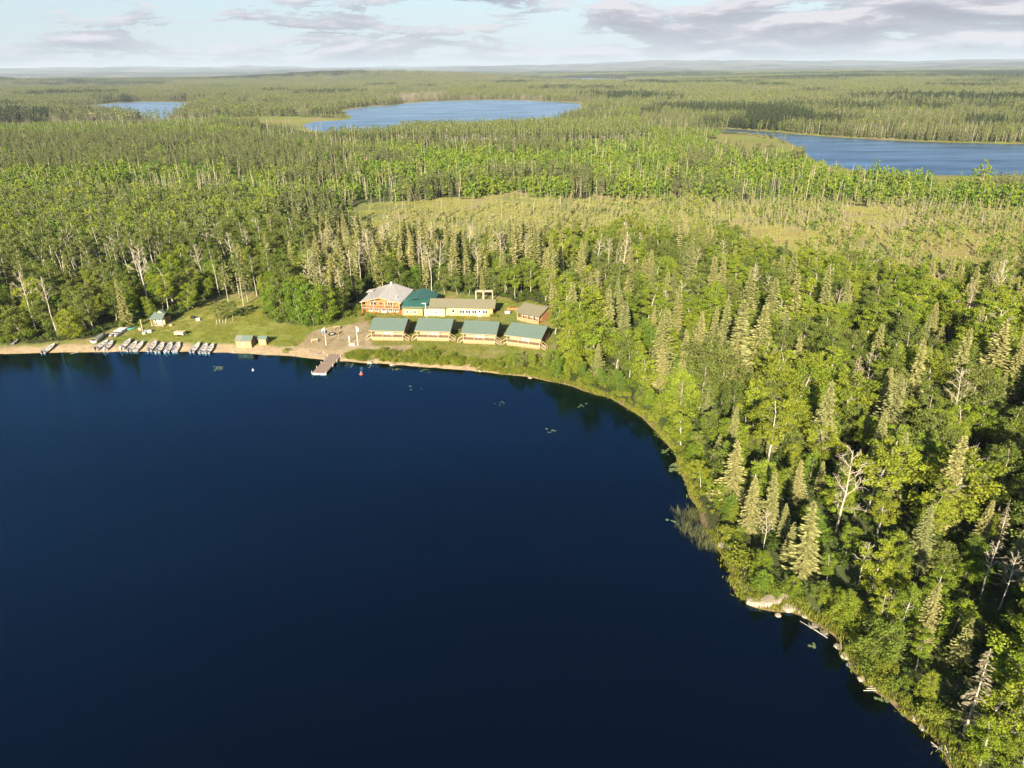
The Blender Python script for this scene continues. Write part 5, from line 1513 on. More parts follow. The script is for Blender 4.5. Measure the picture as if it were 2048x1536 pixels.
def green_annex():
    r = root_at('annex', -32.2, 199.6, math.radians(-5), 'ochre annex with teal steel cross-gabled roof between lodge and yellow building', 'annex', dz=-0.1)
    w, e = 6.3, 2.55
    box('front_wall', 'wall_ochre', r, 0.15, w - 0.1, 0.3, 0.5, -0.6, e + 0.2)
    box('side_wall', 'wood_dark', r, 0.15, 0.35, 0.51, 8.0, -0.6, e + 0.1)
    box('back_wall', 'wood_dark', r, 0.36, w + 2.0, 12.8, 13.0, -0.6, e + 0.6)
    box('rear_wall', 'wood_dark', r, w + 1.8, w + 2.0, 5.0, 12.79, -0.6, e + 0.6)
    rf = slab('roof', 'roof_teal', r, (-0.2, -0.2, e), (w + 1.2, -0.2, e), (w + 1.2, 5.2, e + 1.25), (-0.2, 5.2, e + 1.25), 0.1)
    c = 4.0
    slab('left_slope', 'roof_teal', rf, (c, 2.8, e + 2.2), (c, 13.4, e + 2.2), (-0.3, 13.4, e + 0.75), (-0.3, 4.4, e + 0.75), 0.1)
    slab('right_slope', 'roof_teal', rf, (w + 2.5, 5.4, e + 0.6), (w + 2.5, 13.4, e + 0.6), (c + 0.01, 13.4, e + 2.2), (c + 0.01, 2.8, e + 2.2), 0.1)
    prism('gable_infill', 'roof_teal', r, [(0.0, e + 0.7), (w + 1.9, e + 0.7), (c, e + 2.05)], 'y', 5.0, 5.12)
    for i in range(13):
        xx = -0.15 + (w + 1.3) * i / 12
        slab('roof_seam', 'roof_teal', rf, (xx - 0.025, -0.19, e + 0.04), (xx + 0.025, -0.19, e + 0.04), (xx + 0.025, 4.2, e + 1.05), (xx - 0.025, 4.2, e + 1.05), 0.05)
    for xx in (0.9, 3.2):
        window(r, xx, 0.75, 1.15, 1.0, 0.3, 2)
    box('deck_step', 'deck', r, 0.2, w - 0.4, -0.7, 0.28, -0.5, -0.1)
green_annex()

def long_house():
    r = root_at('long_house', -25.6, 199.2, math.radians(-5.5), 'long pale yellow building with olive grey shingle roof and white windows', 'house', dz=-0.1)
    w, e, dp = 20.2, 2.6, 7.5
    box('front_wall', 'wall_yellow', r, 6.2, 15.9, 0.9, 1.1, -0.6, e + 0.2)
    box('end_front_wall', 'wall_ochre', r, 15.905, w, 0.9, 1.1, -0.6, e + 0.2)
    box('jutting_wall', 'wall_cream', r, 0.0, 6.2, 0.0, 0.2, -0.6, e - 0.1)
    box('jutting_side', 'wall_cream', r, 6.0, 6.198, 0.201, 1.2, -0.6, e - 0.1)
    box('jutting_end', 'wood_dark', r, 0.0, 0.2, 0.201, 4, -0.6, e - 0.1)
    gz = [(1.11, -0.6), (dp, -0.6), (dp, e), (4.3, e + 1.25), (1.11, e + 0.1)]
    prism('end_wall', 'wood_dark', r, gz, 'x', w - 0.2, w - 0.001)
    prism('end_wall', 'wall_cream', r, gz, 'x', 1.5, 1.7)
    box('back_wall', 'wood_dark', r, 1.71, w - 0.21, dp - 0.2, dp - 0.01, -0.6, e)
    rf = slab('roof', 'roof_olive', r, (1.2, 0.35, e), (w + 0.7, 0.35, e), (w + 0.7, 4.3, e + 1.6), (1.2, 4.3, e + 1.6), 0.12)
    slab('back_slope', 'roof_olive', rf, (1.2, 4.305, e + 1.6), (w + 0.7, 4.305, e + 1.6), (w + 0.7, dp + 0.5, e), (1.2, dp + 0.5, e), 0.12)
    for k in range(1, 9):
        t = k / 9
        beam('shingle_course', 'roof_olive', rf, (1.22, 0.35 + 3.95 * t, e + 1.6 * t - 0.012), (w + 0.68, 0.35 + 3.95 * t, e + 1.6 * t - 0.012), 0.04)
    slab('front_roof', 'roof_olive', rf, (-0.2, -0.3, e - 0.12), (6.5, -0.3, e - 0.12), (6.5, 0.9, e + 0.2), (-0.2, 0.9, e + 0.2), 0.1)
    window(r, 3.0, 0.8, 1.0, 1.0, 0.0, 2)
    window(r, 8.1, 0.9, 0.9, 1.1, 0.9, 1)
    for xx in (10.4, 12.2, 14.0, 17.2):
        window(r, xx, 0.75, 1.5, 1.15, 0.9, 2)
    door(r, 15.75, -0.1, 1.1, 2.2, 0.9)
    box('porch_step', 'deck_pale', r, 15.4, 17.2, 0.0, 0.88, -0.5, -0.15)
    box('low_deck', 'deck', r, 9.8, 15.3, 0.1, 0.88, -0.5, -0.1)
    pl = box('planter', 'wood_red', r, 10.2, 14.6, -0.25, 0.05, -0.4, 0.05)
    st = slab('stairs', 'deck_pale', r, (0.6, -1.5, -0.3), (1.6, -1.5, -0.3), (1.6, -0.02, 0.4), (0.6, -0.02, 0.4), 0.2)
    for k in range(4):
        box('step', 'deck_pale', st, 0.6, 1.6, -1.5 + 0.37 * k, -1.2 + 0.37 * k, -0.26 + 0.17 * k, -0.2 + 0.17 * k)
long_house()
lp = root_at('yard_light', -24.9, 197.8, 0, 'white pole light standing where annex and yellow building meet', 'light')
pole('pole', 'white', lp, (0, 0, -0.2), (0, 0, 4.2), 0.06)
box('lamp_head', 'white', lp, -1.0, 0.1, -0.12, 0.12, 4.2, 4.36)

def rear_cabin():
    a, b = G(1034, 642, 1.5), G(1077, 651.5, 1.5)
    rz = math.atan2(b[1] - a[1], b[0] - a[0])
    w = float(np.hypot(*(b - a)))
    r = root_at('timber_cabin', a[0], a[1], rz, 'brown timber cabin with olive roof turned askew behind the guest cabins', 'cabin', dz=0.0)
    box('porch_skirt', 'wood_tan', r, 0, w, 0.0, 0.12, -0.8, 0.95)
    box('porch_floor', 'deck', r, 0, w, 0.13, 1.6, 0.5, 0.62)
    box('front_wall', 'wood_dark', r, 0.1, w - 0.1, 1.6, 1.8, -0.6, 2.9)
    gz = [(0.2, -0.8), (7.2, -0.8), (7.2, 2.5), (4.2, 4.0), (1.8, 2.9), (1.8, 0.62), (0.2, 0.62)]
    prism('gable_wall', 'wood_orange_dull', r, gz, 'x', w - 0.2, w)
    prism('gable_wall', 'wood_dark', r, gz, 'x', 0.0, 0.2)
    box('back_wall', 'wood_dark', r, 0.2, w - 0.21, 7.0, 7.19, -0.8, 2.4)
    rf = slab('roof', 'roof_olive', r, (-0.4, -0.4, 2.5), (w + 0.5, -0.4, 2.5), (w + 0.5, 4.2, 4.2), (-0.4, 4.2, 4.2), 0.12)
    slab('back_slope', 'roof_olive', rf, (-0.4, 4.205, 4.2), (w + 0.5, 4.205, 4.2), (w + 0.5, 7.8, 2.4), (-0.4, 7.8, 2.4), 0.12)
    for i in range(5):
        xx = 0.06 + (w - 0.12) * i / 4
        box('post', 'rail_tan', r, xx - 0.09, xx + 0.09, -0.02, 0.16, 0.951, 2.45)
    box('porch_beam', 'rail_tan', r, 0, w, 0.0, 0.14, 2.2, 2.36)
    box('top_rail', 'rail_tan', r, 0, w, -0.02, 0.1, 0.951, 1.05)
    for xx in (1.0, 3.2, 5.3):
        window(r, xx, 1.2, 1.2, 1.0, 1.6, 2)
rear_cabin()

def shed(x, y, rz, w, dp, e, top, label, roof2=False, wall='wood_tan'):
    r = root_at('shed', x, y, rz, label, 'shed', 'small sheds on the beach', dz=-0.05)
    box('front_wall', wall, r, 0, w, 0, 0.1, -0.3, e - 0.05)
    box('back_wall', 'wood_dark', r, 0.001, w - 0.001, dp - 0.1, dp, -0.3, e - 0.05)
    gz = [(0.101, -0.3), (dp - 0.101, -0.3), (dp - 0.101, e - 0.1), (dp * 0.55, top - 0.15), (0.101, e - 0.1)]
    prism('side_wall', 'wood_dark', r, gz, 'x', w - 0.1, w - 0.002)
    prism('side_wall', wall, r, gz, 'x', 0.002, 0.1)
    m0 = -0.2 + (w + 0.4) * (0.38 if roof2 else 0.0)
    rf = slab('roof', 'roof_green', r, (m0, -0.25, e - 0.1), (w + 0.2, -0.25, e - 0.1), (w + 0.2, dp * 0.55, top), (m0, dp * 0.55, top), 0.07)
    if roof2:
        slab('dark_roof_sheet', 'tarp', rf, (-0.2, -0.25, e - 0.1), (m0 - 0.005, -0.25, e - 0.1), (m0 - 0.005, dp * 0.55, top), (-0.2, dp * 0.55, top), 0.07)
    slab('back_slope', 'roof_green', rf, (-0.2, dp * 0.55 + 0.004, top), (w + 0.2, dp * 0.55 + 0.004, top), (w + 0.2, dp + 0.25, e - 0.1), (-0.2, dp + 0.25, e - 0.1), 0.07)
    window(r, w * 0.42, e * 0.45, 0.6, 0.6, 0.0, 1)
    return r
shed(-73.6, 177.9, math.radians(-3), 4.2, 3.0, 2.35, 3.2, 'larger cream shed on the beach, its green roof part covered dark', True)
shed(-68.0, 179.3, math.radians(-3), 2.1, 1.7, 2.0, 2.5, 'smaller narrow green roofed shed beside the larger beach shed')
def hut():
    r = root_at('hut', -103.6, 194.2, math.radians(-6), 'small cream hut with pointed green roof at the edge of the wood', 'hut', dz=-0.05)
    box('front_wall', 'wall_cabin', r, 0, 3.6, 1.2, 1.35, 0.3, 2.45)
    box('back_wall', 'wood_dark', r, 0, 3.6, 4.3, 4.45, 0.3, 2.3)
    box('side_wall', 'wood_dark', r, 3.45, 3.6, 1.351, 4.299, 0.3, 2.3)
    box('side_wall', 'wall_cabin', r, 0, 0.15, 1.351, 4.299, 0.3, 2.3)
    box('porch', 'deck_pale', r, -0.1, 3.7, -0.1, 4.5, 0.15, 0.3)
    for xx in (0.0, 1.2, 2.4, 3.6):
        box('stilt', 'wood_tan', r, xx - 0.08, xx + 0.08, -0.05, 0.12, -0.6, 0.149)
    for xx in (0.1, 3.5):
        box('post', 'rail_tan', r, xx - 0.08, xx + 0.08, 0.0, 0.16, 0.301, 2.4)
    box('rail', 'rail_tan', r, 0.0, 3.6, 0.0, 0.1, 1.1, 1.2)
    rf = slab('roof', 'roof_green', r, (-0.3, -0.4, 2.3), (3.9, -0.4, 2.3), (3.5, 2.6, 3.5), (0.1, 2.6, 3.5), 0.08)
    slab('back_slope', 'roof_green', rf, (0.1, 2.605, 3.5), (3.5, 2.605, 3.5), (3.9, 4.9, 2.25), (-0.3, 4.9, 2.25), 0.08)
    g = prism('roof_peak', 'wall_cabin', r, [(0.9, 3.45), (3.1, 3.45), (2.0, 4.2)], 'y', 2.0, 2.7)
    slab('peak_slope', 'roof_green', g, (2.0, 1.7, 4.3), (2.0, 3.0, 4.3), (0.7, 3.0, 3.42), (0.7, 1.7, 3.42), 0.06)
    slab('peak_slope', 'roof_green', g, (3.3, 1.7, 3.42), (3.3, 3.0, 3.42), (2.01, 3.0, 4.3), (2.01, 1.7, 4.3), 0.06)
    door(r, 1.5, 0.31, 0.9, 1.9, 1.2)
    window(r, 0.35, 1.1, 0.8, 0.8, 1.2, 1); window(r, 2.6, 1.1, 0.7, 0.8, 1.2, 1)
hut()
# house half hidden in the wood behind the hut
hh_x, hh_y, _ = on_ground(436, 572)
hr = root_at('hidden_house', hh_x, hh_y, math.radians(-4), 'cream house with pale roof half hidden among bare birch stems', 'house')
box('wall', 'wall_cream', hr, 0, 7, 0, 6, -0.5, 2.8)
slab('roof', 'roof_grey', hr, (-0.4, -0.5, 2.75), (7.4, -0.5, 2.75), (7.4, 3, 4.3), (-0.4, 3, 4.3), 0.12)
slab('back_slope', 'roof_grey', hr, (-0.4, 3.005, 4.3), (7.4, 3.005, 4.3), (7.4, 6.5, 2.75), (-0.4, 6.5, 2.75), 0.12)
window(hr, 1.0, 0.9, 1.4, 1.1, 0, 2); window(hr, 4.4, 0.9, 1.4, 1.1, 0, 2); door(hr, 3.0, 0, 1, 2.05, 0)
tx_, ty_, _ = on_ground(396, 560)
tr_ = root_at('storage_tank', tx_, ty_, 0.2, 'white tank half hidden in the dark wood above the lawn trees', 'tank')
s = Shape(); s.tube([(-1.2, 0, 1.3), (-1.1, 0, 1.3), (1.1, 0, 1.3), (1.2, 0, 1.3)], [0.05, 0.8, 0.8, 0.05], 14)
link('drum', s.mesh('drum', [MAT['white']], True), tr_)
for xx in (-0.8, 0.8):
    box('leg', 'wood_dark', tr_, xx - 0.1, xx + 0.1, -0.5, 0.5, -0.4, 0.6)

# ------------------------------------------------------------------ boats
def hull_mesh(name, mat, length=5.0, beam_=0.95, depth=0.62, inner='alu_in'):
    """open boat, stern at y = 0, bow at y = length"""
    n = 12
    t = np.linspace(0, 1, n)
    hw = beam_ * np.clip(1 - np.maximum(0, (t - 0.42) / 0.58) ** 2.3, 0, 1) * (0.88 + 0.12 * np.sin(np.pi * np.minimum(t * 1.4, 1)))
    hw[-1] = 0.02
    gz = depth + 0.30 * t ** 2.2
    kz = 0.0 + 0.34 * np.maximum(0, (t - 0.6) / 0.4) ** 2
    prof = []
    for sc, lift in ((1.0, 0.0), (0.90, 0.07)):
        rows = []
        for i in range(n):
            y = t[i] * length + (0.18 * t[i] ** 3 if sc == 1 else -0.06 + 0.10 * (1 - t[i]))
            a = hw[i] * sc
            rows.append([(-a, y, gz[i]), (-a * 0.86, y - 0.02, kz[i] + (gz[i] - kz[i]) * 0.35 + lift), (-a * 0.55, y - 0.05, kz[i] + 0.05 + lift), (0, y - 0.06, kz[i] + lift),
                         (a * 0.55, y - 0.05, kz[i] + 0.05 + lift), (a * 0.86, y - 0.02, kz[i] + (gz[i] - kz[i]) * 0.35 + lift), (a, y, gz[i])])
        prof.append(rows)
    V = np.array(prof).reshape(-1, 3)
    ID = np.arange(2 * n * 7).reshape(2, n, 7)
    Q, MI = [], []
    for k in (0, 1):
        for i in range(n - 1):
            for j in range(6):
                q = [ID[k, i, j], ID[k, i, j + 1], ID[k, i + 1, j + 1], ID[k, i + 1, j]]
                Q.append(q if k == 0 else q[::-1]); MI.append(k)
    for i in range(n - 1):                       # gunwale
        for j in (0, 6):
            Q.append([ID[0, i, j], ID[0, i + 1, j], ID[1, i + 1, j], ID[1, i, j]]); MI.append(0)
    for j in range(6):                           # transom rim
        Q.append([ID[0, 0, j], ID[1, 0, j], ID[1, 0, j + 1], ID[0, 0, j + 1]]); MI.append(0)
    off = len(V)
    tr = np.array([(x, y0, z) for y0 in (0.0, 0.07) for (x, y, z) in [prof[0][0][j] for j in range(7)]])
    tr[[0, 6, 7, 13], 2] -= 0.04
    V = np.vstack([V, tr])
    me = bpy.data.meshes.new(name)
    faces = [tuple(q) for q in Q] + [tuple(off + j for j in range(7)), tuple(off + 7 + j for j in range(6, -1, -1))]
    MI += [0, 1]
    me.from_pydata([tuple(v) for v in V], [], faces)
    me.materials.append(MAT[mat]); me.materials.append(MAT[inner])
    me.polygons.foreach_set('material_index', np.array(MI, np.int32))
    me.polygons.foreach_set('use_smooth', np.ones(len(faces), bool))
    return me
HULL = hull_mesh('boat_hull', 'alu')
HULL_DARK = hull_mesh('dark_boat_hull', 'dark_boat', 4.6, 0.85, 0.6, 'dark_boat')
BENCH = None
def make_boat(px0, py0, px1, py1, label, motor=0, hull=HULL, group='open aluminium boats drawn up on the beach', length=5.2, cushions=True):
    a, b = G(px0, py0, 0.15), G(px1, py1, 0.9)
    d = b - a
    rz = math.atan2(d[1], d[0]) - math.pi / 2
    zb = max(-0.12, float(height(a[0], a[1])) - 0.03)
    zt = float(height(*(a + unit(d) * 4.4)))
    r = link('boat', None, label=label, cat='boat', group=group, loc=(a[0], a[1], zb), rz=rz)
    r.rotation_euler = (min(0.2, math.atan2(max(0.0, zt - zb - 0.16), 4.4)), random.uniform(-0.05, 0.05), rz)
    k = length / 5.2
    r.scale = (k, k, k)
    link('hull', hull, r)
    for yy, hw_ in ((0.75, 0.72), (2.1, 0.76), (3.4, 0.66)):
        bb = box('bench', 'alu_in', r, -hw_, hw_, yy, yy + 0.38, 0.34, 0.42)
        if cushions and random.random() < 0.7:
            box('cushion', 'cushion', bb, -0.5, 0.0, yy + 0.03, yy + 0.35, 0.425, 0.52)
    slab('bow_deck', 'alu_in', r, (-0.5, 4.1, 0.72), (0.5, 4.1, 0.72), (0.12, 4.85, 0.86), (-0.12, 4.85, 0.86), 0.04)
    if motor:
        mtl = 'motor' if motor == 1 else 'motor_white'
        o = prism('outboard_motor', mtl, r, [(-0.32, 0.62), (0.16, 0.66), (0.2, 0.85), (0.02, 1.06), (-0.26, 1.04), (-0.38, 0.86)], 'x', -0.17, 0.17)
        box('leg', 'motor', o, -0.06, 0.06, -0.25, -0.08, -0.15, 0.63)
        pole('tiller', 'motor', o, (0, 0.1, 0.75), (0, 0.7, 0.8), 0.03)
        box('skeg', 'motor', o, -0.02, 0.02, -0.36, -0.05, -0.3, -0.151)
    return r
def z4(X, Y):
    return 180 + X * 260 / 2048, 640 + Y * 80 / 630
BOATS = [((95, 482), (235, 368), 1, 'first open boat of the beached pair nearest the covered boat'), ((240, 484), (380, 330), 2, 'longer open boat of the beached pair, reaching furthest up the sand'),
         ((505, 470), (640, 330), 2, 'open boat starting the beached trio below the twin pontoons'), ((610, 492), (740, 350), 1, 'middle open boat of the beached trio below the hut'),
         ((715, 494), (850, 350), 0, 'motorless open boat ending the beached trio below the hut'), ((935, 494), (1050, 350), 1, 'first open boat of the beached foursome'),
         ((1060, 512), (1155, 368), 1, 'second open boat of the beached foursome, cushions dark'), ((1210, 508), (1300, 352), 2, 'third open boat of the beached foursome'),
         ((1335, 504), (1415, 352), 0, 'last open boat of the beached foursome, below the cream trailer'), ((1605, 512), (1730, 368), 1, 'first open boat of the trio drawn up near the beach shed'),
         ((1750, 522), (1860, 368), 1, 'middle open boat of the trio drawn up near the beach shed'), ((1848, 526), (1962, 370), 1, 'open boat closest to the beach shed')]
for (a, b, mo, lb) in BOATS:
    p0, p1 = z4(*a), z4(*b)
    make_boat(p0[0], p0[1], p1[0], p1[1], lb, mo, length=random.uniform(5.0, 5.5))
make_boat(86, 707, 112, 688, 'lone open boat lying at the waterline below the dark beached boats', 1)
make_boat(26, 694, 36, 681, 'dark boat half hidden in bushes at the end of the beach', 0, HULL_DARK, 'dark boats pulled up into the bushes', 4.4, False)
ov = make_boat(112, 683, 124, 672, 'dark upturned boat lying in the bushes above the moored boat', 0, HULL_DARK, 'dark boats pulled up into the bushes', 4.4, False)
# covered boat
a = G(188, 688, 0.6); b = G(207, 672, 1.2); d = b - a
cb = root_at('covered_boat', a[0], a[1], math.atan2(d[1], d[0]) - math.pi / 2, 'white boat under a grey canvas cover at the top of the sand', 'boat')
cb.location.z += 0.1
hl = link('hull', hull_mesh('covered_hull', 'alu_in', 5.4, 1.05, 0.7), cb)
n = 9; V = []; 
for i in range(n):
    t = i / (n - 1)
    w_ = 1.1 * (1 - max(0, (t - 0.45) / 0.55) ** 2.3) + 0.02
    zz = 0.74 + 0.3 * t ** 2.2
    V += [(-w_, 0.35 + t * 5.1, zz), (-w_ * 0.5, 0.35 + t * 5.1, zz + 0.28), (0, 0.35 + t * 5.1, zz + 0.38), (w_ * 0.5, 0.35 + t * 5.1, zz + 0.28), (w_, 0.35 + t * 5.1, zz)]
ID = np.arange(n * 5).reshape(n, 5)
Q = np.stack([ID[:-1, :-1], ID[:-1, 1:], ID[1:, 1:], ID[1:, :-1]], -1).reshape(-1, 4)
cv = link('canvas_cover', mesh_np('canvas_cover', np.array(V), Q, [MAT['tarp']], None, True), cb)
md = cv.modifiers.new('thick', 'SOLIDIFY'); md.thickness = 0.03
# twin pontoons
a = G(226, 676, 0.9); b = G(250, 659, 1.3); d = b - a
pt = root_at('pontoon_raft', a[0], a[1], math.atan2(d[1], d[0]) - math.pi / 2, 'pale grey twin pontoons lying on the grass above the boats', 'pontoon')
for xx in (-0.75, 0.75):
    s = Shape(); s.tube([(xx, -0.1, 0.5), (xx, 0.0, 0.5), (xx, 0.5, 0.5), (xx, 6.2, 0.5), (xx, 6.8, 0.62), (xx, 7.0, 0.7)], [0.03, 0.36, 0.48, 0.48, 0.25, 0.02], 12)
    link('pontoon', s.mesh('pontoon', [MAT['alu']], True), pt)
for yy in (0.8, 2.4, 4.0, 5.6):
    box('cross_beam', 'alu_in', pt, -1.2, 1.2, yy, yy + 0.16, 0.93, 1.03)
box('front_panel', 'float', pt, -1.1, 1.1, 2.6, 5.4, 1.031, 1.08)
x_, y_, z_ = on_ground(263, 659)
kt = link('kayak', None, label='small turquoise kayak beside the twin pontoons', cat='kayak', loc=(x_, y_, z_ + 0.25), rz=-0.6)
s = Shape(); s.tube([(0, -1.5, 0.1), (0, -1.2, 0.05), (0, 0, 0), (0, 1.2, 0.05), (0, 1.5, 0.1)], [0.02, 0.2, 0.36, 0.2, 0.02], 10)
link('hull', s.mesh('kayak_hull', [MAT['turquoise']], True), kt)
s = Shape(); s.tube([(0, -0.4, 0.34), (0, 0.4, 0.34)], [0.2, 0.2], 10); link('cockpit', s.mesh('cockpit', [MAT['motor']]), kt)

# ------------------------------------------------------------------ dock and small things
def dock():
    a0, a1 = np.array([-47.25, 160.1]), np.array([-45.55, 174.6])
    d = a1 - a0; ln = float(np.hypot(*d)); rz = math.atan2(d[1], d[0]) - math.pi / 2
    r = link('dock', None, label='long reddish plank dock reaching into the lake from the dirt yard', cat='dock', loc=(a0[0], a0[1], 0.0), rz=rz)
    W, n, top = 1.65, 46, 0.55
    shared = None
    for i in range(n):
        y0 = ln * i / n
        if shared is None:
            o = box('plank', 'deck', r, -W, W, 0, ln / n - 0.03, top - 0.05, top); shared = o.data
        else:
            o = link('plank', shared, r)
        o.location = (random.uniform(-.02, .02), y0, random.uniform(-0.006, 0.006) - (0.03 if 16 < i < 19 else 0))
    for k in range(9):
        o = box('ramp_plank', 'deck_pale', r, -1.35, 1.35, ln + 0.05 + 0.38 * k, ln + 0.36 + 0.38 * k, top + 0.02 + 0.045 * k, top + 0.07 + 0.045 * k)
    for xx in (-1.55, 0, 1.55):
        box('stringer', 'wood_dark', r, xx - 0.08, xx + 0.08, 0.1, ln - 0.1, top - 0.28, top - 0.052)
    box('edge_board', 'deck_pale', r, -W - 0.05, -W - 0.005, 0, ln, top - 0.22, top + 0.01)
    box('edge_board', 'deck_pale', r, W + 0.005, W + 0.05, 0, ln, top - 0.22, top + 0.01)
    for xx in (-0.85, 0.85):
        s = Shape(); s.tube([(xx - 0.75, 0.35, 0.1), (xx - 0.72, 0.35, 0.1), (xx + 0.72, 0.35, 0.1), (xx + 0.75, 0.35, 0.1)], [0.02, 0.3, 0.3, 0.02], 10)
        link('float', s.mesh('float', [MAT['float']], True), r)
    for yy, sg in ((0.15, -1), (0.15, 1), (3.4, -1), (5.0, 1), (6.5, -1), (8.0, 1), (11, 1), (11.2, -1)):
        pole('mooring_post', 'dead_white', r, (sg * (W + 0.14), yy, -1.0), (sg * (W + 0.14), yy, 0.95), 0.09)
    for yy in (4.4, 9.2, ln - 0.2):
        for sg in (-1, 1):
            pole('pile', 'wood_dark', r, (sg * 1.4, yy, -2.0), (sg * 1.4, yy, top - 0.28), 0.12)
dock()
def flagpole(px, py, top, label, flag):
    x, y, z = on_ground(px, py)
    h = height_to(x, y, z, top)
    r = link('flagpole', None, label=label, cat='flagpole', loc=(x, y, z))
    pole('pole', 'white', r, (0, 0, -0.3), (0, 0, h), 0.075, 0.05)
    s = Shape(); s.tube([(0, 0, h), (0, 0, h + 0.08), (0, 0, h + 0.16)], [0.02, 0.09, 0.02], 8); link('finial', s.mesh('finial', [MAT['white']], True), r)
    nx, nz_ = 8, 6
    V = []
    for j in range(nz_):
        for i in range(nx):
            u_, v_ = i / (nx - 1), j / (nz_ - 1)
            V.append((flag * (0.06 + 0.75 * u_), 0.12 * math.sin(u_ * 5 + v_), h - 0.25 - 1.0 * v_ - 0.45 * u_ * u_))
    ID = np.arange(nx * nz_).reshape(nz_, nx)
    Q = np.stack([ID[:-1, :-1], ID[:-1, 1:], ID[1:, 1:], ID[1:, :-1]], -1).reshape(-1, 4)
    me = mesh_np('flag', np.array(V), Q, [MAT['flag_white'], MAT['red'], MAT['blue']], None, True)
    mi = np.zeros(len(Q), np.int32)
    cx = np.arange(len(Q)) % (nx - 1)
    if flag > 0: mi[cx >= nx - 3] = 1
    else: mi[(np.arange(len(Q)) // (nx - 1)) >= 2] = 2
    me.polygons.foreach_set('material_index', mi)
    f = link('flag', me, r); f.modifiers.new('thick', 'SOLIDIFY').thickness = 0.02
flagpole(716, 691, 653, 'white flagpole with limp white flag next to the first cabin', 1)
flagpole(652.5, 690.5, 655, 'white flagpole with blue and white flag beside the fire ring', -1)
def thing(name, px, py, label, cat, rz=0.0, group=None):
    x, y, z = on_ground(px, py)
    return link(name, None, label=label, cat=cat, group=group, loc=(x, y, z), rz=rz)
# fire ring
fr_ = thing('fire_pit', 664, 669, 'black fire ring with pale logs in the dirt yard', 'fire pit')
for k in range(14):
    a_ = k / 14 * 6.283
    o = box('ring_stone', 'black', fr_, -0.16, 0.16, -0.12, 0.12, -0.05, 0.28); o.location = (0.85 * math.cos(a_), 0.85 * math.sin(a_), 0); o.rotation_euler = (0, 0, a_ + 1.57)
for k in range(3):
    pole('log', 'dead_white', fr_, (-0.5, -0.2 + 0.2 * k, 0.12), (0.5, 0.1 + 0.1 * k, 0.18), 0.08)
def bench(px, py, rz, label, mat='wood_tan'):
    r = thing('bench', px, py, label, 'bench', rz, 'benches in the dirt yard')
    box('seat', mat, r, -0.9, 0.9, -0.2, 0.2, 0.42, 0.5); box('backrest', mat, r, -0.9, 0.9, 0.2, 0.27, 0.62, 0.95)
    for xx in (-0.75, 0.75):
        box('leg', mat, r, xx - 0.06, xx + 0.06, -0.18, 0.16, -0.1, 0.419); box('back_post', mat, r, xx - 0.05, xx + 0.05, 0.271, 0.33, -0.1, 0.9)
bench(674, 659, 0.3, 'wooden bench behind the fire ring')
bench(645, 668, -1.2, 'wooden bench on the lawn side of the fire ring')
bench(629, 685, 0.1, 'low bench in the dirt yard above the shore', 'rail_tan')
def post(px, py, top, r_, label, mat='white', nm='post', cat='post'):
    x, y, z = on_ground(px, py); h = height_to(x, y, z, top)
    o = link(nm, None, label=label, cat=cat, loc=(x, y, z))
    pole('shaft', mat, o, (0, 0, -0.2), (0, 0, h), r_)
    box('cap', mat, o, -r_ * 1.5, r_ * 1.5, -r_ * 1.5, r_ * 1.5, h, h + 0.08)
post(699, 685, 673, 0.11, 'white post at the head of the dock')
post(678, 674, 665, 0.09, 'short tan wooden post between fire ring and dock', 'wood_tan')
post(286, 664, 640, 0.12, 'grey weathered post beside the small hut', 'dead')
wb = thing('water_tub', 704, 690, 'low white tub at the head of the dock', 'tub', 0.1)
box('basin', 'float', wb, -0.7, 0.7, -0.25, 0.25, 0, 0.3); box('rim', 'white', wb, -0.76, 0.76, -0.31, 0.31, 0.301, 0.36)
trl = thing('trailer', 361, 671, 'small cream box trailer parked on the grass above the boats', 'trailer', -0.15)
box('body', 'wall_cream', trl, -1.35, 1.35, -0.7, 0.7, 0.45, 1.15); box('lid', 'wall_cream', trl, -1.4, 1.4, -0.75, 0.75, 1.151, 1.22)
for xx in (-0.1,):
    for yy in (-0.8, 0.8):
        s = Shape(); s.tube([(xx, yy - 0.08, 0.3), (xx, yy - 0.079, 0.3), (xx, yy + 0.079, 0.3), (xx, yy + 0.08, 0.3)], [0.02, 0.32, 0.32, 0.02], 12); link('wheel', s.mesh('wheel', [MAT['motor']]), trl)
beam('drawbar', 'galv', trl, (1.35, 0, 0.5), (2.3, 0, 0.35), 0.08)
# swing frames behind the yellow building
for pxa, pxb, lb in ((952, 966, 'tan timber frame behind the yellow building, lodge side'), (968, 985, 'tan timber frame behind the yellow building, tree side')):
    a, b = G(pxa, 604, 2.0), G(pxb, 604, 2.0)
    z_ = float(height(a[0], a[1])); w_ = float(np.hypot(*(b - a)))
    r = link('pergola', None, label=lb, cat='timber frame', group='timber frames behind the yellow building', loc=(a[0], a[1], z_), rz=math.atan2(b[1] - a[1], b[0] - a[0]))
    for xx in (0, w_):
        for yy in (0, 1.4):
            box('post', 'dead', r, xx - 0.09, xx + 0.09, yy - 0.09, yy + 0.09, -0.3, 3.1)
    for yy in (0, 1.4):
        box('beam', 'dead', r, -0.2, w_ + 0.2, yy - 0.1, yy + 0.1, 3.101, 3.3)
    for xx in (0, w_):
        box('cross_beam', 'dead', r, xx - 0.08, xx + 0.08, -0.2, 1.6, 3.301, 3.44)
tk = thing('propane_tank', 1015, 629, 'white propane tank on the grass beside the yellow building', 'tank', 0.0)
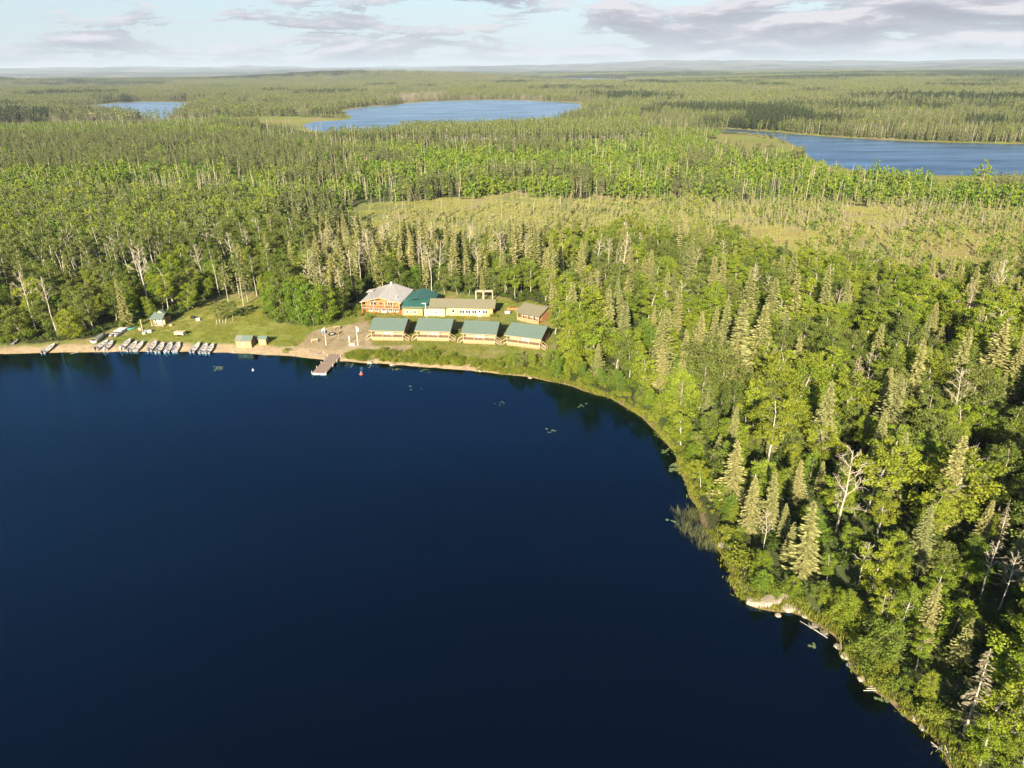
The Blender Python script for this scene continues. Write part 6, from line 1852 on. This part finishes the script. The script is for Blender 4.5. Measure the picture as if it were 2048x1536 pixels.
s = Shape(); s.tube([(-0.8, 0, 0.65), (-0.72, 0, 0.65), (0.72, 0, 0.65), (0.8, 0, 0.65)], [0.05, 0.45, 0.45, 0.05], 12); link('drum', s.mesh('propane_drum', [MAT['white']], True), tk)
for xx in (-0.5, 0.5): box('foot', 'galv', tk, xx - 0.06, xx + 0.06, -0.3, 0.3, -0.1, 0.3)
wdp = thing('woodpile', 1029, 620, 'low stack of reddish timber by the propane tank', 'woodpile', -0.1)
for k in range(12):
    o = box('timber', 'wood_orange_dull', wdp, -2.2, 2.2, -0.1, 0.1, 0, 0.18); o.location = (random.uniform(-.15, .15), (k % 4) * 0.24, 0.19 * (k // 4))
wl = thing('low_wall', 706, 613, 'low tan timber wall beside the lodge', 'wall', -0.1)
for k in range(3): box('board', 'wood_tan', wl, -1.6, 1.6, -0.06, 0.06, 0.0 + 0.33 * k, 0.31 + 0.33 * k)
for xx in (-1.4, 0, 1.4): box('post', 'wood_tan', wl, xx - 0.08, xx + 0.08, 0.061, 0.2, -0.3, 1.05)
# clutter by the hut
for px_, py_, lb, sz, mt_ in ((293, 664, 'grey crate among the clutter below the hut', 0.5, 'tarp'), (288, 668, 'white bucket among the clutter below the hut', 0.35, 'float'), (281, 660, 'weathered crate left of the grey post', 0.45, 'dead'), (300, 665, 'white hoop shaped float below the hut', 0.5, 'white'), (342, 652, 'pale board leaning on a stump by the hut', 0.4, 'rail_tan'), (396, 641, 'white bin at the top of the lawn', 0.5, 'white'), (549, 621, 'white cooler at the top edge of the lawn', 0.45, 'white'), (386, 637, 'dark barbecue at the top of the lawn', 0.5, 'black')):
    r = thing('crate', px_, py_, lb, 'crate', random.uniform(-.5, .5), 'clutter round the hut and lawn')
    box('body', mt_, r, -sz, sz, -sz * 0.6, sz * 0.6, -0.05, sz * 1.3); box('lid', mt_, r, -sz * 1.06, sz * 1.06, -sz * 0.66, sz * 0.66, sz * 1.301, sz * 1.42)
# birch stumps and rails under the lawn trees are trunks of those trees; garden posts
for k, px_ in enumerate((434, 440, 446, 452)):
    x, y, z = on_ground(px_, 648)
    o = link('stake', None, label=['palest stake at the beach end of the row under the lawn trees', 'second stake from the beach end under the lawn trees', 'third stake from the beach end under the lawn trees', 'stake at the lodge end of the row under the lawn trees'][k], cat='stake', group='white stakes under the lawn trees', loc=(x, y, z))
    pole('shaft', 'dead_white', o, (0, 0, -0.2), (0.05, 0, 1.2), 0.06)
    pole('tip', 'dead_white', o, (0.05, 0, 1.2), (0.06, 0, 1.35), 0.06, 0.02)

# buoys
for px_, py_, mt_, lb in ((506, 741, 'float', 'small white buoy floating off the beach sheds'), (722.5, 749, 'red', 'red buoy floating off the bank beside the dock')):
    x, y = G(px_, py_, 0)
    o = link('buoy', None, label=lb, cat='buoy', loc=(x, y, 0))
    rad_ = 0.28 if mt_ == 'float' else 0.5
    s = Shape(); s.tube([(0, 0, -rad_ * .6), (0, 0, -rad_ * .4), (0, 0, 0.1), (0, 0, rad_ * .8), (0, 0, rad_)], [0.02, rad_ * .7, rad_, rad_ * .6, 0.02], 12)
    link('float', s.mesh('buoy_float', [MAT[mt_]], True), o)
    pole('stem', 'white', o, (0, 0, rad_), (0, 0, rad_ + 0.35), 0.05)
# rocks
def rock_mesh(seed, flat=0.6):
    r = np.random.default_rng(seed)
    u_ = np.linspace(0, np.pi, 8); v_ = np.linspace(0, 2 * np.pi, 13)[:-1]
    pts = []
    k1, k2 = r.normal(size=(6, 3)), r.uniform(0, 6.28, 6)
    for a in u_:
        for b in v_:
            d = np.array([math.sin(a) * math.cos(b), math.sin(a) * math.sin(b), math.cos(a)])
            f_ = 1 + 0.13 * sum(math.sin(2.0 * (d @ k1[i]) + k2[i]) for i in range(4)) / 2
            q = np.clip(d * f_ * 1.15, -0.92, 0.92)
            pts.append(q * np.array([1, 1, flat]))
    ID = np.arange(8 * 12).reshape(8, 12)
    Q = np.stack([ID[:-1], np.roll(ID[:-1], -1, 1), np.roll(ID[1:], -1, 1), ID[1:]], -1).reshape(-1, 4)
    return mesh_np('rock', np.array(pts), Q[:, ::-1], [MAT['rock'] if seed % 3 else MAT['rock_dark']], None, False)
ROCKS = [rock_mesh(i, 0.45 + 0.1 * (i % 3)) for i in range(6)]
def rock(px, py, s, label, sx=1.0, rz=None, k=None, group=None):
    x, y = G(px, py, 0.1)
    zz = max(-0.25, float(height(x, y)))
    o = link('rock', ROCKS[random.randrange(6) if k is None else k], label=label, cat='rock', group=group, loc=(x, y, zz + 0.12 * s), rz=random.uniform(0, 3) if rz is None else rz)
    o.scale = (s * sx, s, s)
    return o
rock(1550, 1203, 1.0, 'long pale ledge at the rocky point', 2.6, 0.35, 1)
rock(1512, 1207, 0.75, 'pale slab at the outer tip of the rocky point', 1.9, -0.3, 2)
rock(1577, 1218, 0.75, 'large rounded boulder beside the pale ledge', 1.1, 0.3, 4)
rock(1556, 1230, 0.42, 'small boulder standing in the water off the ledge', 1.1, 0.0, 5)
rock(1448, 1097, 0.65, 'pale slab at the end of the reed bed', 1.8, -0.6, 4)
rock(1596, 1222, 0.4, 'small round rock next to the large boulder', 1.0, 0.5, 2)
for k, (px_, py_, s_) in enumerate([(1493, 1182, .5), (1478, 1168, .45), (1468, 1142, .4), (1462, 1130, .35), (1500, 1196, .5), (1630, 1250, .45), (1650, 1264, .4), (1676, 1292, .5), (1690, 1312, .55), (1830, 1438, .4), (1700, 1330, .4), (1610, 1232, .4), (1485, 1176, .4), (1722, 1358, .4), (1845, 1455, .45)]):
    rock(px_, py_, s_, 'weathered rock among the row lining the bank at the rocky point' if k < 5 or k == 12 else 'weathered rock at the foot of the bank by the logs', group='rocks at the rocky point' if k < 5 or k == 12 else 'rocks at the foot of the bank by the logs')
for k, (px_, py_, s_, lb) in enumerate([(638, 711, .55, 'pale boulder on the shore beside the dock'), (652, 717, .4, 'small pale rock touching the dock side'), (694, 719, .35, 'small pale rock on the far side of the dock'), (468, 704, .35, 'small pale rock at the waterline below the larger shed'),
                                       (740, 725, .6, 'low flat rock under the bushes past the dock'), (785, 729, .6, 'flat rock at the waterline below the first cabin'), (620, 704, .3, 'small rock on the sand before the dock'), (960, 742, .4, 'small rock at the waterline below the third cabin'), (1060, 755, .45, 'rock at the waterline below the last cabin')]):
    rock(px_, py_, s_, lb, 1.3)
# driftwood
def driftlog(pa, pb, r0, label, za=0.05, zb=0.3, twigs=0, group=None):
    a, b = G(pa[0], pa[1], za), G(pb[0], pb[1], zb)
    A, B = np.array([a[0], a[1], za]), np.array([b[0], b[1], zb])
    root = link('driftwood', None, label=label, cat='log', group=group, loc=tuple(A))
    D = B - A
    s = Shape(); s.tube([np.zeros(3), D * 0.5 + np.array([0, 0, 0.04]), D], [r0 * 0.5, r0 * 0.8, r0], 6)
    link('stem', s.mesh('stem', [MAT['dead_white' if twigs else 'dead']], True), root)
    for k in range(max(3, twigs)):
        s = Shape()
        t = random.uniform(0.2, 0.95); ln = random.uniform(0.3, 0.9) * (1.4 if twigs else .5)
        s.tube([D * t, D * t + np.array([random.uniform(-1, 1), random.uniform(-1, 1), random.uniform(0.1, 0.8)]) * ln], [r0 * 0.35, r0 * 0.15], 4)
        link('branch', s.mesh('branch', [MAT['dead_white' if twigs else 'dead']]), root)
for k in range(4):
    driftlog((1727 + 6 * k, 1381 - 4.2 * k), (1783 + 2 * k, 1380 - 4.2 * k), 0.11, ['outermost', 'second', 'third', 'innermost'][k] + ' thin log lying across the water off the bank', 0.08, 0.16, group='thin logs lying in the water')
driftlog((1795, 1404), (1868, 1440), 0.1, 'long thin log along the bank below the dead spruce', 0.06, 0.2)
driftlog((1862, 1484), (1905, 1520), 0.13, 'bleached branching log at the corner of the bank', 0.05, 0.3, 12)
driftlog((1600, 1242), (1655, 1276), 0.06, 'fallen bleached trunk with comb-like twigs past the rocky point', 0.04, 0.15, 16)
driftlog((145, 700), (165, 697), 0.1, 'bleached log on the sand past the moored boat', 0.2, 0.3, 5)
driftlog((140, 708), (158, 704), 0.09, 'dark log at the waterline past the moored boat', 0.03, 0.1, 0)
driftlog((212, 664), (236, 658), 0.14, 'long pale log in the grass behind the pontoons', 1.0, 1.1, 0)
# lily pads
LP = []
for px_, py_, n_ in ((438, 737, 26), (1108, 862, 6), (1162, 812, 6), (1003, 806, 5), (1345, 1043, 5), (1354, 930, 24), (1348, 940, 20), (833, 775, 4), (1620, 1290, 5), (1770, 1400, 14), (1815, 1430, 16), (740, 732, 10), (790, 738, 14), (700, 728, 8), (850, 741, 10), (1330, 905, 10)):
    for _ in range(n_):
        a = G(px_ + random.gauss(0, 7), py_ + random.gauss(0, 2.5), 0)
        LP.append((a[0], a[1], 0.012 + 0.0004 * (len(LP) % 20), random.uniform(0.12, 0.3), random.uniform(0, 6)))
V, T = [], []
for (x_, y_, z_, s_, a_) in LP:
    o_ = len(V); V.append((x_, y_, z_))
    for k in range(9):
        th = a_ + 0.25 + k / 8 * 5.8; V.append((x_ + s_ * math.cos(th), y_ + s_ * math.sin(th), z_ + 0.004))
    T += [(o_, o_ + 1 + k, o_ + 2 + k) for k in range(8)]
link('lily_pads', mesh_np('lily_pads', np.array(V), None, [MAT['lily']], None, False, np.array(T)), kind='stuff', label='green lily pads floating in small patches near the banks', cat='lily pads')
# ------------------------------------------------------------------ haze
def build_haze():
    import bmesh
    bm = bmesh.new()
    X, Z0, Z1 = 47000, -5, 420
    vs = [bm.verts.new((sx * X, sy * X, zz)) for zz in (Z0, Z1) for sy in (-1, 1) for sx in (-1, 1)]
    for f in ((0, 2, 3, 1), (4, 5, 7, 6), (0, 1, 5, 4), (2, 6, 7, 3), (0, 4, 6, 2), (1, 3, 7, 5)):
        bm.faces.new([vs[i] for i in f])
    me = bpy.data.meshes.new('haze'); bm.to_mesh(me); bm.free()
    mt, t, out = new_mat('thin_summer_haze')
    pv = N(t, 'ShaderNodeVolumePrincipled')
    pv.inputs['Density'].default_value = 5.2e-5
    pv.inputs['Color'].default_value = (0.66, 0.80, 1.0, 1)
    pv.inputs['Anisotropy'].default_value = 0.0
    L(t, pv.outputs[0], out.inputs['Volume'])
    me.materials.append(mt)
    link('haze', me, kind='stuff', label='thin pale haze over the far land', cat='haze')
build_haze()
